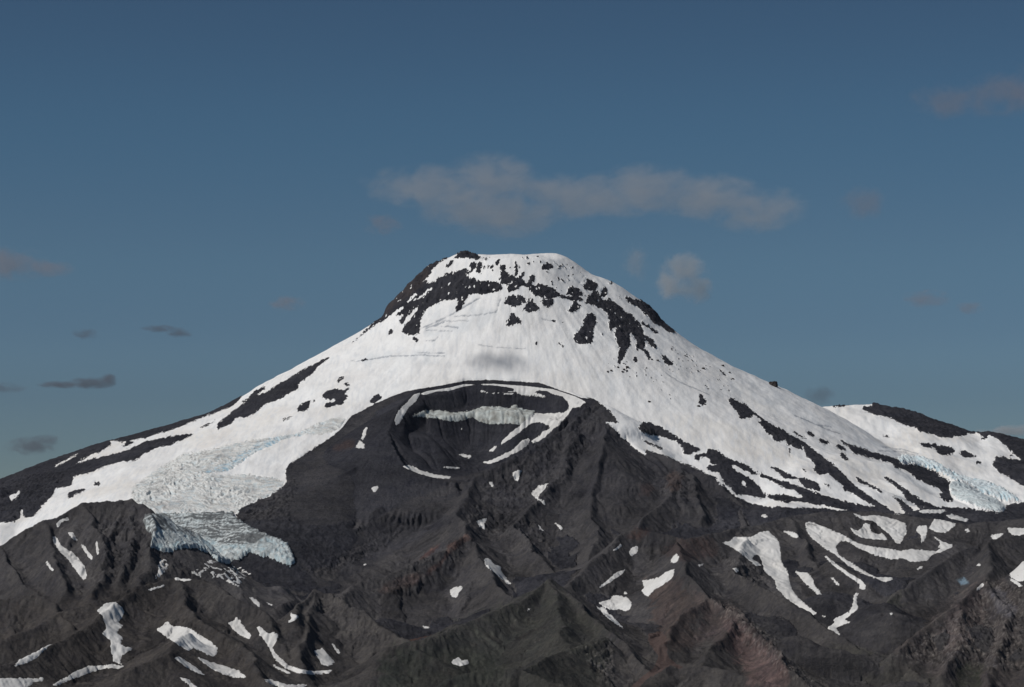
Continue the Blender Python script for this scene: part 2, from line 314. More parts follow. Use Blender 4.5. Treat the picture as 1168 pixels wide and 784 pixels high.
ROCKS_AND_SHADE=["B 185,352 190,325 240,285 300,240 350,205 400,190 460,150 530,110 590,75 640,50 690,25 680,38 635,70 600,110 570,135 545,150 548,175 520,185 480,205 440,225 400,240 350,280 310,302 280,298 240,330",
 "B 285,238 320,215 345,190 400,155 395,172 355,205 320,225","B 75,360 140,328 190,312 140,336","B 540,275 545,255 570,235 595,220 598,235 590,262 570,272","B 600,228 628,216 610,230",
 "B 650,205 665,185 700,172 745,180 750,200 730,212 690,220 660,215","B 660,250 670,235 700,230 730,205 765,192 760,215 740,240 715,245 690,250 670,258",
 "B 750,153 755,145 768,146 772,155 765,163 753,162","B 745,182 775,165 770,178 750,190","B 710,145 730,125 755,113 748,125 725,145","B 860,230 870,212 900,197 920,203 912,218 880,235","B 818,45 850,35 855,42 825,50",
 "B 430,340 438,335 440,342","B 475,308 520,292 518,297 480,315",
 "A 300,655 305,635 340,622 378,612 375,625 340,640 315,658","A 415,603 425,588 452,590 440,600","A 538,434 560,408 605,405 580,420","A 215,705 222,698 222,708",
 "S 0,742 60,690 150,610 200,560 205,520 225,480 270,430 330,380 400,300 460,245 500,230 560,195 640,180 560,235 510,275 530,285 500,300 480,330 490,345 478,358 530,345 560,330 590,300 620,290 660,280 700,270 745,262 770,285 735,305 745,320 790,325 830,345 880,342 930,350 965,365 970,395 940,410 900,420 850,430 800,420 745,430 750,440 730,470 710,520 690,535 662,537 680,500 690,460 655,465 640,462 580,475 520,500 480,530 455,570 445,620 420,690 370,685 325,675 330,650 370,600 400,560 440,515 420,510 390,540 350,590 325,628 310,600 340,555 300,565 240,575 150,630 60,700 0,750",
 "S 660,195 690,165 700,120 760,120 768,165 765,190 720,200 690,200","S 540,310 570,285 600,260 620,235 660,195 655,225 620,265 590,285","S 770,215 800,225 800,260 775,280 760,250","S 810,230 840,225 825,290 800,290","S 700,190 770,165 830,180 828,200 800,215 790,200 760,200",
 "S 920,215 955,195 950,225 930,250","S 880,240 910,240 915,262 890,260","S 850,205 870,190 865,215","S 950,245 990,235 990,280 1010,300 1080,330 1120,365 1090,370 1040,345 1000,360 960,365 955,330 960,290",
 "S 1050,240 1065,245 1060,290 1050,300","S 1090,285 1110,290 1105,320 1085,310","S 1000,395 1010,365 1050,350 1085,365 1075,395 1030,412 1005,415",
 "S 980,490 985,455 1010,440 1060,435 1120,455 1120,480 1100,500 1050,505 1030,525 1030,500 990,495","S 990,600 1010,580 1020,560 1030,548 1060,570 1095,605 1085,620 1050,620 1010,632 995,620",
 "S 235,685 245,660 270,655 275,670 255,688","S 390,712 420,702 438,725 420,735","S 430,640 442,650 440,680 425,670",
 "T 205,272 215,250 245,220 265,225 288,262 250,270","T 305,270 330,240 355,238 345,250","T 35,240 55,235 60,280 70,300 40,300",
 "T 0,300 30,325 70,330 80,290 95,300 90,330 105,360 130,345 135,310 165,300 170,330 150,360 170,370 190,365 240,370 280,385 300,400 325,430 360,435 400,440 440,440 475,460 470,475 430,462 410,470 350,455 330,445 300,450 250,450 210,448 170,440 150,420 130,385 100,375 60,350 0,330",
 "T 0,495 0,450 30,432 80,435 115,455 110,480 70,500 40,515 25,522 20,500","T 85,535 100,515 120,490 130,460 140,442 155,470 185,490 200,525 160,540 120,547","T 210,470 230,455 265,452 295,470 290,485 260,515 245,505 215,500",
 "T 365,425 380,400 395,380 410,395 440,380 450,395 470,420 470,440 430,435 400,432","T 370,540 400,505 430,460 445,490 465,505 440,530 400,548",
 "T 415,700 450,660 475,630 480,590 500,555 530,548 555,570 563,605 545,640 540,700 540,740 490,745 430,738","T 478,395 480,375 500,350 495,335 530,340 560,355 580,375 570,390 530,400 500,405","T 585,435 595,400 615,378 635,400 630,430 605,443",
 "T 490,490 500,460 520,440 530,410 550,395 575,410 585,440 600,465 620,445 650,455 690,490 720,510 750,540 790,555 815,590 840,610 855,640 870,690 880,740 860,784 820,784 815,760 820,730 800,700 790,675 775,690 785,740 770,770 750,800 740,840 725,860 715,820 710,784 690,730 685,690 675,680 690,650 690,635 670,640 650,665 640,640 645,600 635,555 610,530 570,510 530,495",
 "T 745,455 770,440 800,465 850,465 900,480 920,520 970,560 995,580 1000,605 1060,650 1070,685 1020,670 980,635 930,615 900,580 880,560 830,510 790,490 760,470","T 850,600 860,580 865,610 910,635 940,655 970,685 930,670 880,640 850,620",  # first outline: rock and shadow together, all drawn as bare dark rock
 "T 870,690 900,700 930,730 950,770 940,784 900,750 880,720","T 695,425 715,450 720,462 700,445","T 645,355 665,345 665,365 650,367","T 320,745 330,735 352,770 345,772","T 595,700 593,675 603,675 602,700","T 160,755 175,738 190,750 175,757","T 270,590 300,595 310,612 295,606",  # first outline: a shadowy patch, its shade drawn as dark rock
 "T 398,258 412,252 416,262 402,266","T 402,300 414,298 414,312 404,312","T 410,345 422,340 420,358","T 338,600 352,598 350,610 340,610","T 475,318 486,316 486,328","T 452,350 468,348 462,362",
 "D 405,55 412,0 430,0 425,40 418,65","D 475,45 485,20 495,45 485,60","D 520,0 540,0 555,35 545,45","D 600,20 620,25 655,62 640,68 615,60",
 "X 205,440 207,395 225,400 240,425 258,435 250,458 225,462 205,455","X 105,140 135,135 135,145 110,146","X 325,225 350,240 385,270 380,278 345,250","X 320,340 360,365 355,372 330,352","X 245,337 255,335 275,362 265,365","X 432,355 450,355 465,368","X 405,293 430,303 428,308 408,300","X 25,95 35,95 48,115 35,115",
 "X 398,440 398,420 415,415 440,430 490,450 530,480 560,510 610,545 680,590 740,620 790,655 860,690 E 60,330 130,370 180,400 230,440 290,485 330,520 380,560 390,580 440,620 500,660 560,700 570,712 545,708 500,690 450,665 400,630 370,625 360,600 330,575 300,550 260,555 240,540 235,500 200,470 190,430 160,410 140,415 120,425 X 880,750 850,712 810,700 800,730 770,715 765,690 720,700 690,690 670,650 640,640 610,590 590,580 585,570 615,565 590,545 550,520 545,550 465,548 460,510 435,490",
 "E 125,352 150,362 210,400 180,390","E 200,365 215,362 240,380 235,390 210,378","E 255,392 270,395 305,410 285,420 265,412","E 330,425 345,420 375,435 378,448 350,442","E 350,460 365,460 390,485 385,492 360,482",
 "E 345,385 380,415 430,430 480,450 540,465 590,480 620,490 640,520 600,525 580,500 540,490 500,480 450,470 410,460 390,430 360,410","E 538,380 560,376 578,388 550,386",
 "E 695,415 740,412 790,420 840,430 865,443 850,460 820,468 790,462 770,435 730,430","E 882,455 900,445 930,460 965,475 930,478 895,475","E 950,500 965,492 980,495 970,507",
 "E 1028,510 1045,470 1100,480 1168,492 p 1400,560 1400,600 E 1168,605 1140,590 1100,565 1060,545","E 1095,450 1130,475 1110,470",
 "E 600,520 640,510 700,510 760,530 800,560 840,585 835,600 840,640 855,665 830,672 800,660 790,640 810,635 780,610 740,595 700,575 660,545",
 "E 415,560 430,565 490,600 545,630 530,632 480,605 440,590","E 545,560 570,570 620,600 680,645 740,680 780,697 700,705 690,690 650,670 625,630 590,600 560,580","E 580,640 620,665 650,690 680,715 640,725 620,690","E 180,520 205,540 190,540",
 "E 38,518 80,535 160,565 165,575 110,575 80,550","E 165,570 200,568 250,590 265,605 260,625 200,610 175,590","E 255,580 310,608 300,612","E 120,430 132,440 130,480 125,460",
 "E 0,545 50,570 150,598 210,620 300,650 400,680 540,702 560,720 400,712 380,708 330,700 230,683 170,675 60,665 35,655 30,640 100,640 150,655 190,655 170,640 150,620 110,615 60,590 0,560",
 "D 500,350 505,328 540,318 600,340 650,370 700,405 740,425 780,440 740,460 720,468 700,460 695,430 670,405 620,390 580,380 540,375","D 500,390 520,395 610,435 605,442 540,415",
 "D 745,490 750,470 800,455 810,437 850,445 880,470 920,490 970,505 1030,545 1025,555 980,540 930,515 910,510 860,512 820,505 815,480 780,475 770,490",
 "D 800,530 810,510 860,515 905,510 940,540 1000,570 1040,610 1065,645 1050,660 980,645 930,640 910,610 880,595 860,550 820,540","D 1080,515 1120,525 1168,555 1168,575 1130,550","D 1030,545 1100,570 1168,600 1168,610 1100,585 1040,560",
 "D 1075,640 1110,640 1168,655 1168,680 1100,665 1075,655","D 705,500 760,525 850,575 840,578 770,545 715,515"]
# crevasse and wind-scour lines on the upper snow (polyline, width px)
LINES=[("S 450,640 560,600 660,545 740,500 830,440",.9),("S 480,655 560,660 650,663",.6),("S 660,570 800,560 930,540 960,450",.6),("S 580,595 680,598 760,597",.5),("S 520,630 620,632 690,640",.7),("S 480,725 540,722 560,700",.5),("S 480,640 540,625 600,600",.9),
 ("C 0,48 60,45 150,30 300,20 420,25",.6),("C 300,10 420,12",.5),("X 0,260 80,310 160,345 280,400",.5),("X 820,530 900,560 1000,600 1120,650",.6),("X 860,540 960,585 1060,600",.5),("E 150,290 240,325 330,365",.5),("E 540,430 620,440 700,460",.5),("E 520,445 640,455 740,480",.5),
 ("S 820,750 1000,770",.4),("T 0,768 110,772",.5),("T 215,582 300,596",.5)]
GLACIERS={
 'left_fall':"G 0,330 130,240 250,170 400,140 500,120 620,90 730,80 830,60 930,10 1000,-10 1070,-10 1035,45 940,72 850,74 760,92 690,130 600,172 540,212 480,252 400,266 330,275 480,268 560,268 680,280 760,300 760,312 740,340 680,375 600,410 560,430 520,462 400,466 250,474 80,480 40,440 0,420",
 'left_tongue':"G 60,478 250,476 400,468 510,462 510,492 560,530 640,570 740,610 790,650 815,710 790,735 740,715 680,690 640,685 590,665 540,705 470,715 420,700 380,660 320,640 250,640 190,655 130,645 95,620 105,570 80,560 60,520",
 'right_cliff':"E 605,485 650,476 700,480 760,500 820,530 900,570 980,585 1040,605 1100,640 1160,672 1080,676 1050,668 1000,650 940,615 890,592 850,588 840,575 800,555 740,528 660,510 620,502",
 'right_lobe':"E 835,605 850,590 890,592 940,617 1000,652 1050,672 1050,680 1085,705 1060,725 1000,714 940,690 880,670 850,650",
 'crater_ice':"C 270,297 330,268 400,272 470,282 540,272 580,256 650,252 710,262 720,243 742,245 745,262 820,272 800,300 770,328 740,332 700,326 620,331 580,322 540,300 500,314 440,318 380,305 320,299"}
TONGUE_CLIFF="G 95,600 130,560 200,570 260,580 320,600 380,600 440,640 500,640 560,640 620,630 660,600 700,600 760,640 830,720 790,745 740,725 640,695 540,715 470,725 400,700 320,650 200,665 90,640"
# every separate patch of snow: outline, label
PATCH=[
("C 300,195 340,180 440,165 500,150 640,148 780,158 900,172 1000,205 1045,228 1020,248 985,255 972,268 968,235 940,202 900,194 870,180 830,177 810,186 860,198 868,212 830,202 790,200 750,196 735,183 700,188 680,186 720,180 730,170 690,162 640,155 560,152 500,160 440,178 380,182 335,196|C 780,290 820,276 850,280 945,276 966,262 990,250 960,292 935,320 900,352 850,394 815,412 798,404 830,385 860,358 890,345 870,330 840,318 805,322 775,342 745,368 700,400 665,418 680,392 715,362 750,335 765,318",'long snow ribbon curving under the crater rim and down its right hand wall'),
("C 200,335 195,300 215,265 250,230 280,195 312,186 290,225 260,250 235,290 215,325",'narrow snow ribbon hugging the inside of the left crater rim'),
("C 570,497 620,488 680,460 720,440 760,400 790,390 795,405 770,435 720,460 660,490 620,503",'thin diagonal snow streak along the front lip of the crater'),
("C 615,445 640,425 650,425 630,450",'tiny snow fleck inside the crater above the diagonal streak'),
("C 478,460 500,458 540,468 530,478 500,472",'small snow sliver in the middle of the crater floor'),
("C 400,517 440,515 490,518 480,525 430,524",'thin pale snow line at the front of the crater floor'),
("C 228,515 260,508 310,530 370,550 445,560 440,570 370,565 300,545 250,525",'curved snow sliver just outside the front left lip of the crater'),
("C 570,183 583,176 620,186 720,190 740,188 720,196 640,192",'thin snow ledge on the dark back wall of the crater'),
("C 22,432 40,398 60,415 62,435",'small triangular snow patch on the dark slope left of the crater'),
("C 45,395 60,345 75,338 65,375 55,400",'thin upright snow sliver above the small triangle left of the crater'),
("C 90,610 120,600 125,610 105,632",'small bright snow wedge low on the smooth scree left of the crater'),
("C 483,335 495,345 492,358 484,345",'tiny snow speck under the crater ledge'),
("C 715,545 740,530 760,532 750,555 745,580 730,575",'small round snow patch just below the crater mouth'),
("C 800,635 830,605 875,588 870,605 840,640 832,655 860,665 868,690 840,670",'forked snow patch among rock ribs right below the crater'),
("C 612,582 630,585 638,610 620,600",'tiny grey snow spot left of the small round patch below the crater'),
("c 555,40 605,28 595,60 598,80 575,65",'small notched snow patch on the crags above the red rock band'),
("c 590,210 610,205 640,235 665,240 670,265 715,325 690,315 640,270 600,240",'blue grey tapering snow patch in the shade of the red peak'),
("c 440,350 455,335 495,328 490,350 465,385 445,370",'small bright snow patch on the lit face below the red rock band'),
("c 772,440 805,425 800,435 778,442",'tiny snow streak on the left side of the green peak'),
("c 445,665 480,645 490,660 520,655 525,675 490,685 460,678",'small cup shaped snow patch at the foot of the green peak'),
("c 825,55 835,58 860,85 850,85",'thin snow fleck in the dark gully left of the central valley'),
("c 900,48 915,50 945,72 935,80",'small slanting snow fleck at the head of the central valley'),
("c 310,505 360,515 330,518",'thin snow line on the valley floor below the red rock band'),
("d 385,175 420,140 428,150 400,170",'short snow streak left of the small dark red peak'),
("d 457,180 470,158 495,150 495,180 470,198 460,195",'small oval snow patch under the small dark red peak'),
("d 640,220 655,195 670,183 680,200 672,220 650,230",'comma shaped snow patch in the hollow of the reddish hill'),
("d 765,235 790,230 785,238 770,243",'tiny snow fleck between the comma patch and the big white slope'),
("d 305,352 340,320 400,270 445,253 430,275 370,315",'long thin straight snow streak on the hillside right of the green peak'),
("d 508,350 525,340 515,305 550,300 590,290 625,265 660,253 655,285 630,310 590,335 570,345 545,375 530,370",'ragged two lobed snow patch in the gully of the reddish hill'),
("d 320,403 375,390 385,370 410,372 450,380 470,405 460,435 440,440 410,432 380,437 350,425",'broad rounded snow patch beside the right shoulder of the green peak'),
("d 312,422 340,422 380,460 420,500 435,517 400,500 350,460",'thin tapering snow tail under the rounded patch right of the green peak'),
("d 433,358 445,353 447,365 437,366",'tiny snow dot above the rounded patch right of the green peak'),
("d 868,135 910,130 925,110 1000,112 1040,90 1075,85 1110,115 1125,140 e 90,220 115,260 130,320 145,360 190,405 250,450 235,458 180,430 120,390 70,340 60,300 d 1060,265 1042,205 1030,190 1005,195 1008,215 1030,222 1050,240 1020,240 960,190 920,160",'biggest white snow slope in the foreground with a long tail running down right'),
("d 915,250 935,248 945,265 935,270",'tiny bluish snow patch in the shade below the biggest foreground snow slope'),
("d 1040,15 1060,12 1078,18 1065,30",'small snow fleck above the biggest foreground snow slope'),
("e 90,82 150,90 170,108 155,118 120,100",'short snow streak on the crest between the two largest foreground snow slopes'),
("e 195,50 220,43 300,75 370,105 430,140 500,155 580,165 620,175 660,165 720,170 780,175 800,160 780,158 800,140 775,120 760,98 775,112 810,135 850,145 855,155 800,178 760,190 740,215 700,222 660,220 630,205 580,212 500,190 430,160 385,130 350,130 330,155 345,190 400,225 460,265 510,290 590,290 580,305 550,312 500,292 450,275 390,240 330,190 280,160 230,120 205,90",'long curved snow band sweeping across the right hand hollow'),
("e 395,68 430,85 450,70 455,52 480,50 490,90 520,100 540,95 565,130 520,132 450,115 410,95",'jagged snow patch above the long curved snow band'),
("e 395,0 450,20 500,15 545,20 600,35 640,50 648,90 620,140 605,142 570,100 520,60 500,40 450,35",'large teardrop snow patch above the long curved snow band'),
("e 690,85 700,62 735,60 740,80 725,130 712,135 708,100",'keyhole shaped snow patch right of the large teardrop patch'),
("e 745,75 770,32 800,30 870,55 820,93 780,90",'five sided snow patch right of the keyhole shaped patch'),
("e 815,15 850,12 922,32 915,45 850,33",'flat lens of snow above the five sided patch'),
("E 690,712 740,706 830,708 800,722 720,722",'thin flat snow strip directly under the right snow field edge'),
("E 193,768 215,760 260,775 265,785 200,782",'small snow patch left of the large teardrop patch under the snow edge'),
("e 1095,70 1168,72 1230,80 1200,110 1140,118 1100,90",'wedge of snow cut by the right side of the view near the glacier foot'),
("e 1015,105 1060,95 1080,97 1050,120 1030,122",'small dull snow patch left of the snow wedge at the right side'),
("e 1072,220 1110,210 1140,215 1168,195 1240,200 1230,300 1168,305 1140,310 1110,290 1090,250",'large ragged snow patch on the right hand hill at the side of the view'),
("e 1088,285 1130,305 1165,330 1150,335 1110,305",'thin snow sliver under the ragged patch of the right hand hill'),
("e 275,192 290,195 340,235 380,265 440,300 465,320 460,345 440,345 435,320 400,295 330,245",'narrow snow gully filling the upper part of the right hand ravine'),
("e 415,360 430,360 425,400 432,430 400,455 370,480 400,490 370,500 330,515 345,535 357,552 310,530 295,515 330,490 320,480 360,460 395,440 410,400",'broken snow strip at the bottom of the right hand ravine'),
("e 147,262 180,270 205,268 225,290 240,330 260,350 275,380 250,365 200,320",'dagger shaped snow patch right of the biggest foreground snow slope'),
("e 308,288 320,290 350,325 345,332 325,310",'tiny snow dash between the dagger patch and the ravine snow'),
("e 262,458 292,463 290,469 270,466",'tiny snow line at the end of the tail of the biggest foreground snow slope'),
("e 690,258 705,242 725,240 710,254",'small snow cap on the crest left of the right hand hill'),
("e 950,350 975,320 995,315 990,330 960,350",'small leaf shaped snow patch high on the right hand hill'),
("e 950,238 965,230 985,232 970,241",'tiny snow streak near the top of the right hand hill'),
("e 575,458 577,446 583,443 583,460",'tiny snow dot on the green tinted slope of the right hand hill'),
("e 905,80 920,70 925,85 915,92",'tiny snow dot right of the five sided patch'),
("a 60,687 90,650 110,610 150,590 210,555 255,538 262,550 245,575 200,610 160,650 120,670",'feather shaped snow patch leaning right in the lower left corner area'),
("a 428,437 455,420 470,405 510,400 545,425 552,445 540,470 525,490 550,505 530,520 520,535 545,560 535,590 560,600 585,600 588,610 560,625 540,640 535,665 545,680 505,665 495,620 490,570 450,540 475,520 465,490 450,455",'tall ragged snow gully shaped like an hourglass on the near left hill'),
("a 228,772 280,740 340,705 390,685 450,683 500,675 550,685 540,694 480,694 420,706 380,722 310,747 250,772",'long bowed snow strip under the hourglass gully'),
("a 575,710 590,702 610,703 640,725 600,725 578,718",'small snow teardrop right of the long bowed strip'),
("a 0,740 60,738 150,740 190,735 198,745 185,755 160,750 120,779 100,800 0,810 -80,800 -60,745",'flat topped snow patch cut by the lower left corner'),
("a 693,522 725,505 735,487 750,490 760,505 800,508 850,520 890,550 940,575 965,605 965,630 945,645 900,622 860,605 835,618 790,590 730,550",'large oval snow slope on the near left hill'),
("a 1010,490 1040,485 1045,462 1065,480 1090,520 1115,545 1108,567 1060,545 1025,510",'fork topped snow patch right of the large oval slope'),
("a 770,645 800,645 850,675 910,725 880,718 820,685",'slim snow dash below the large oval slope'),
("a 865,640 930,665 1000,685 1060,705 1097,735 1050,737 990,720 930,690",'pointed snow lens right of the slim dash below the large oval slope'),
("a 785,732 830,742 880,779 870,792 820,755",'lowest slim snow dash at the bottom of the near left hill'),
("a 655,345 730,322 733,330 660,350",'thin straight snow dash on the crest of the near left hill'),
("a 768,293 820,290 860,303 820,308 780,301",'thin flat snow lens behind the crest of the near left hill'),
("a 233,108 250,110 270,145 300,170 320,175 345,205 375,240 387,300 370,300 340,265 310,220 270,180 240,140",'long steep snow gully on the dark left hill'),
("a 300,92 320,88 345,125 340,130 320,118",'short snow fleck above the steep gully of the dark left hill'),
("a 358,140 375,148 410,200 412,217 395,205 375,175",'second snow gully right of the long steep one on the dark left hill'),
("a 423,140 432,132 442,190 431,192",'hair thin snow line right of the second gully on the dark left hill'),
("a 198,220 210,220 240,262 230,264",'thin snow dash left of the long steep gully on the dark left hill'),
("a 248,60 265,35 300,22 305,35 275,45 258,72",'small hooked snow patch near the crest of the dark left hill'),
("b 323,377 350,382 375,405 378,425 355,410",'small snow blade on the slope below the glacier snout'),
("b 398,398 435,412 430,418 405,406",'thin snow dash right of the small blade below the glacier snout'),
("b 500,492 515,470 508,447 548,462 540,475 505,492",'small snow triangle at the foot of the dark cone shaped peak'),
("b 362,508 375,510 410,540 440,535 458,545 455,570 430,600 440,620 462,645 500,680 560,700 620,708 700,700 680,718 600,722 540,715 490,695 440,650 425,625 415,600 395,570 375,550",'hook shaped snow gully curling round the foot of the dark cone shaped peak'),
("b 613,615 640,612 655,605 680,635 708,668 680,685 650,680 635,650",'squarish snow patch on the face of the dark cone shaped peak'),
("b 690,583 705,585 733,625 728,633 705,610",'small snow blade right of the squarish patch on the dark peak'),
("b 417,670 450,685 517,715 500,719 450,697",'slim snow dash outside the hook shaped gully'),
("b 385,742 430,745 500,768 590,765 560,785 480,790 430,767",'flat snow strip at the very bottom left of centre'),
("b 830,235 850,228 847,238",'tiny snow fleck on the grey ridge above the dark cone shaped peak'),
("b 540,530 p 0,0 0,0",'') ,
]
PATCH=[p for p in PATCH if p[1]]
ICE_DEBRIS="a 830,265 885,250 930,212 950,215 1000,250 1050,235 1120,272 1080,300 1060,335 1010,310 960,290 900,305 860,275"
ICE_LUMP="a 682,300 700,260 705,230 715,208 755,220 745,250 720,280 690,302"
PATH="b 880,800 850,775 815,755 795,715 800,690 830,655 880,615 950,590 1050,565 c 340,550 420,535 430,540 330,560 260,575 180,595 100,620 60,650 30,700 50,740 100,765 130,800 90,800"
WASH="d 440,800 500,745 570,690 590,640 560,600 540,570 545,540 570,535 600,530 630,560 625,600 630,640 660,670 700,690 690,700 640,680 600,710 540,740 490,790"
# tints of the ground itself: outline, linear colour, strength, softness px
TINT=[("c 300,215 350,170 400,140 385,165 330,205",(.105,.062,.054),.65,2),("c 325,285 350,250 420,200 430,150 480,120 520,95 535,120 500,140 450,180 400,240 350,280",(.098,.062,.055),.6,2),
("c 130,360 140,325 230,290 300,265 330,290 280,330 200,360",(.085,.060,.054),.5,3),
("d 730,330 820,390 900,400 960,450 1040,540 1168,640 1168,800 1000,784 900,620 820,560 760,590 700,600 800,480 760,420",(.098,.078,.075),.6,8),
("d 520,300 680,290 760,420 740,600 640,620 560,500 560,400",(.078,.058,.052),.5,10),
("d 450,110 490,70 560,80 500,130",(.062,.042,.039),.7,4),("d 600,170 680,120 820,110 860,160 840,200 700,220 620,200",(.060,.044,.042),.6,5),
("D 500,640 510,600 550,590 575,610 540,650",(.075,.055,.05),.6,3),("D 620,560 660,530 700,560 680,620 640,640",(.075,.055,.048),.5,4),
("B 690,440 760,395 800,400 790,430 720,445",(.055,.038,.035),.6,3),
("e 560,600 700,480 850,380 960,300 1100,300 1168,380 1168,800 700,800",(.080,.070,.068),.6,12),
("e 780,530 900,400 980,340 1000,420 960,560 820,640",(.105,.085,.084),.4,6),
("d 860,470 900,540 930,640 1000,760 1060,784 1168,784 1168,700 1060,600 940,480",(.150,.105,.102),.5,6),("d 560,330 720,300 560,540 640,470",(.085,.070,.068),.4,6),
("e 1010,350 1060,330 1140,440 1120,470 1060,460",(.16,.16,.185),.35,3),("e 865,300 900,290 925,318 890,325",(.18,.26,.33),.8,1),
("a 0,400 210,400 700,300 1168,700 1168,800 0,800",(.056,.051,.048),.6,20),
("c 200,600 640,430 880,300 1168,540 1100,800 100,800",(.048,.050,.045),.7,14),
("c 120,640 380,600 700,640 640,800 120,800",(.042,.046,.040),.6,12),
("e 430,520 560,400 640,330 600,480 560,600 480,620",(.052,.054,.046),.6,8),("e 280,600 420,580 700,700 900,800 400,800",(.054,.054,.048),.6,10),
("e 870,700 920,670 990,680 980,800 860,800",(.038,.042,.033),.7,5),
("S 215,560 215,520 260,430 400,300 460,250 500,270 500,330 400,420 300,480 240,540",(.056,.049,.049),.7,3)]

CRAG=["b 560,260 760,190 900,90 1080,0 1100,20 940,150 800,230 620,300","C 600,560 900,280 1040,250 1060,420 960,560 860,680 c 700,0 860,60 920,200 800,180 640,120 520,60",
"a 420,80 520,20 660,40 690,160 560,260 420,330 380,290 440,200","c 130,360 300,200 530,90 560,150 400,280 250,370","d 820,380 960,440 1168,620 1168,720 980,600 860,470","e 0,560 100,640 260,760 200,784 60,700",
"e 940,420 1000,310 1168,330 1168,700 960,700 560,660 700,560","d 860,180 1000,230 1110,330 1000,320 900,290","A 0,600 120,560 300,540 240,620 120,740 0,760","B 260,760 340,690 480,620 520,560 540,600 500,720 530,779",
"b 640,360 720,380 960,560 800,600 700,480 620,420","D 180,260 260,220 330,300 260,420 160,520 60,640 20,560 120,400","D 600,560 700,540 780,640 700,680 600,640","c 1040,600 1168,560 1168,784 1060,700","a 690,500 800,470 900,520 960,600 900,560 780,500"]
# ================================================================ build
def log(*a): print('[%.1f]'%(time.time()-T0),*a,flush=True)
C=scene.collection
def tag(o,label=None,cat=None,group=None,kind=None):
    if label:o['label']=label
    if cat:o['category']=cat
    if group:o['group']=group
    if kind:o['kind']=kind
    return o
Z,gid,dd,tt,ins,rr_,ang_=build_height()
log('height')
hard=np.where(gid==0,.05,1.0)*(sstep(0,40,dd)*.9+.1)
hard=np.where(ins,.05,hard)
Z=erode(Z,hard,n=80000,batches=8,rate=.4)
Z=np.where(gid<=1,blur(Z,2),Z*.8+blur(Z,1)*.2)
log('erode')
# ---- raster masks in map space (half a photo pixel per cell), margin MX on both sides
MX=350;RS=2
MW=(1168+2*MX)*RS;MY0=240;MH=(900-MY0)*RS
def fill(poly,arr,val):
    P=np.array(poly);x=(P[:,0]+MX)*RS;y=(P[:,1]-MY0)*RS;n=len(x)
    x2=np.roll(x,-1);y2=np.roll(y,-1)
    for r in range(max(0,int(y.min())-1),min(MH,int(y.max())+2)):
        yc=r+.5;m=(y>yc)!=(y2>yc)
        if not m.any():continue
        xs=np.sort(x[m]+(yc-y[m])*(x2[m]-x[m])/(y2[m]-y[m]))
        for a,b in zip(xs[0::2],xs[1::2]):
            i0=int(math.floor(a));i1=int(math.floor(b))
            if i1<0 or i0>=MW:continue
            if i0==i1: arr[r,max(i0,0)]=arr[r,max(i0,0)]*(1-(b-a))+val*(b-a);continue
            arr[r,max(i0+1,0):min(i1,MW)]=val
            if 0<=i0<MW:
                f=i0+1-a;arr[r,i0]=arr[r,i0]*(1-f)+val*f
            if 0<=i1<MW:
                f=b-i1;arr[r,i1]=arr[r,i1]*(1-f)+val*f
def rblur(a,n):
    if n>4:
        r=max(1,int(round(math.sqrt(n*.5*12/3)/2)))       # three box passes of the same spread
        for _ in range(3):
            for ax in (0,1):
                c=np.cumsum(np.pad(a,[(r+1,r) if ax==k else (0,0) for k in (0,1)],mode='edge'),axis=ax,dtype=np.float64)
                a=((c[2*r+1:]-c[:-2*r-1]) if ax==0 else (c[:,2*r+1:]-c[:,:-2*r-1]))/(2*r+1)
        return a.astype(np.float32)
    for _ in range(n):
        a[1:-1]=(a[:-2]+a[2:]+2*a[1:-1])*.25
        a[:,1:-1]=(a[:,:-2]+a[:,2:]+2*a[:,1:-1])*.25
    return a
def rsample(a,px,py):
    fx=np.clip((px+MX)*RS-.5,0,MW-1.01);fy=np.clip((py-MY0)*RS-.5,0,MH-1.01)
    i=fx.astype(np.int32);j=fy.astype(np.int32);u=fx-i;v=fy-j
    return (a[j,i]*(1-u)+a[j,i+1]*u)*(1-v)+(a[j+1,i]*(1-u)+a[j+1,i+1]*u)*v
def new(): return np.zeros((MH,MW),np.float32)
def stroke(pts,wd):
    P=np.array(pts);out_l=[];out_r=[]
    for i in range(len(P)):
        d=P[min(i+1,len(P)-1)]-P[max(i-1,0)];d=d/np.hypot(*d);n=np.array([-d[1],d[0]])*wd*.5
        out_l.append(P[i]+n);out_r.append(P[i]-n)
    return out_l+out_r[::-1]
M=new()
for s in SNOW_MAIN: fill(PL(s),M,1)
for s in ROCKS_AND_SHADE: fill(PL(s),M,0)
for s in SNOW_ADD: fill(PL(s),M,1)
fill(PL(GLACIERS['right_cliff']),M,1);fill(PL(GLACIERS['right_lobe']),M,1)
LN=new()
for s,wd in LINES: fill(stroke(PL(s),wd*1.3),LN,1)
M=rblur(M,4);LN=rblur(LN,1)
log('masks')
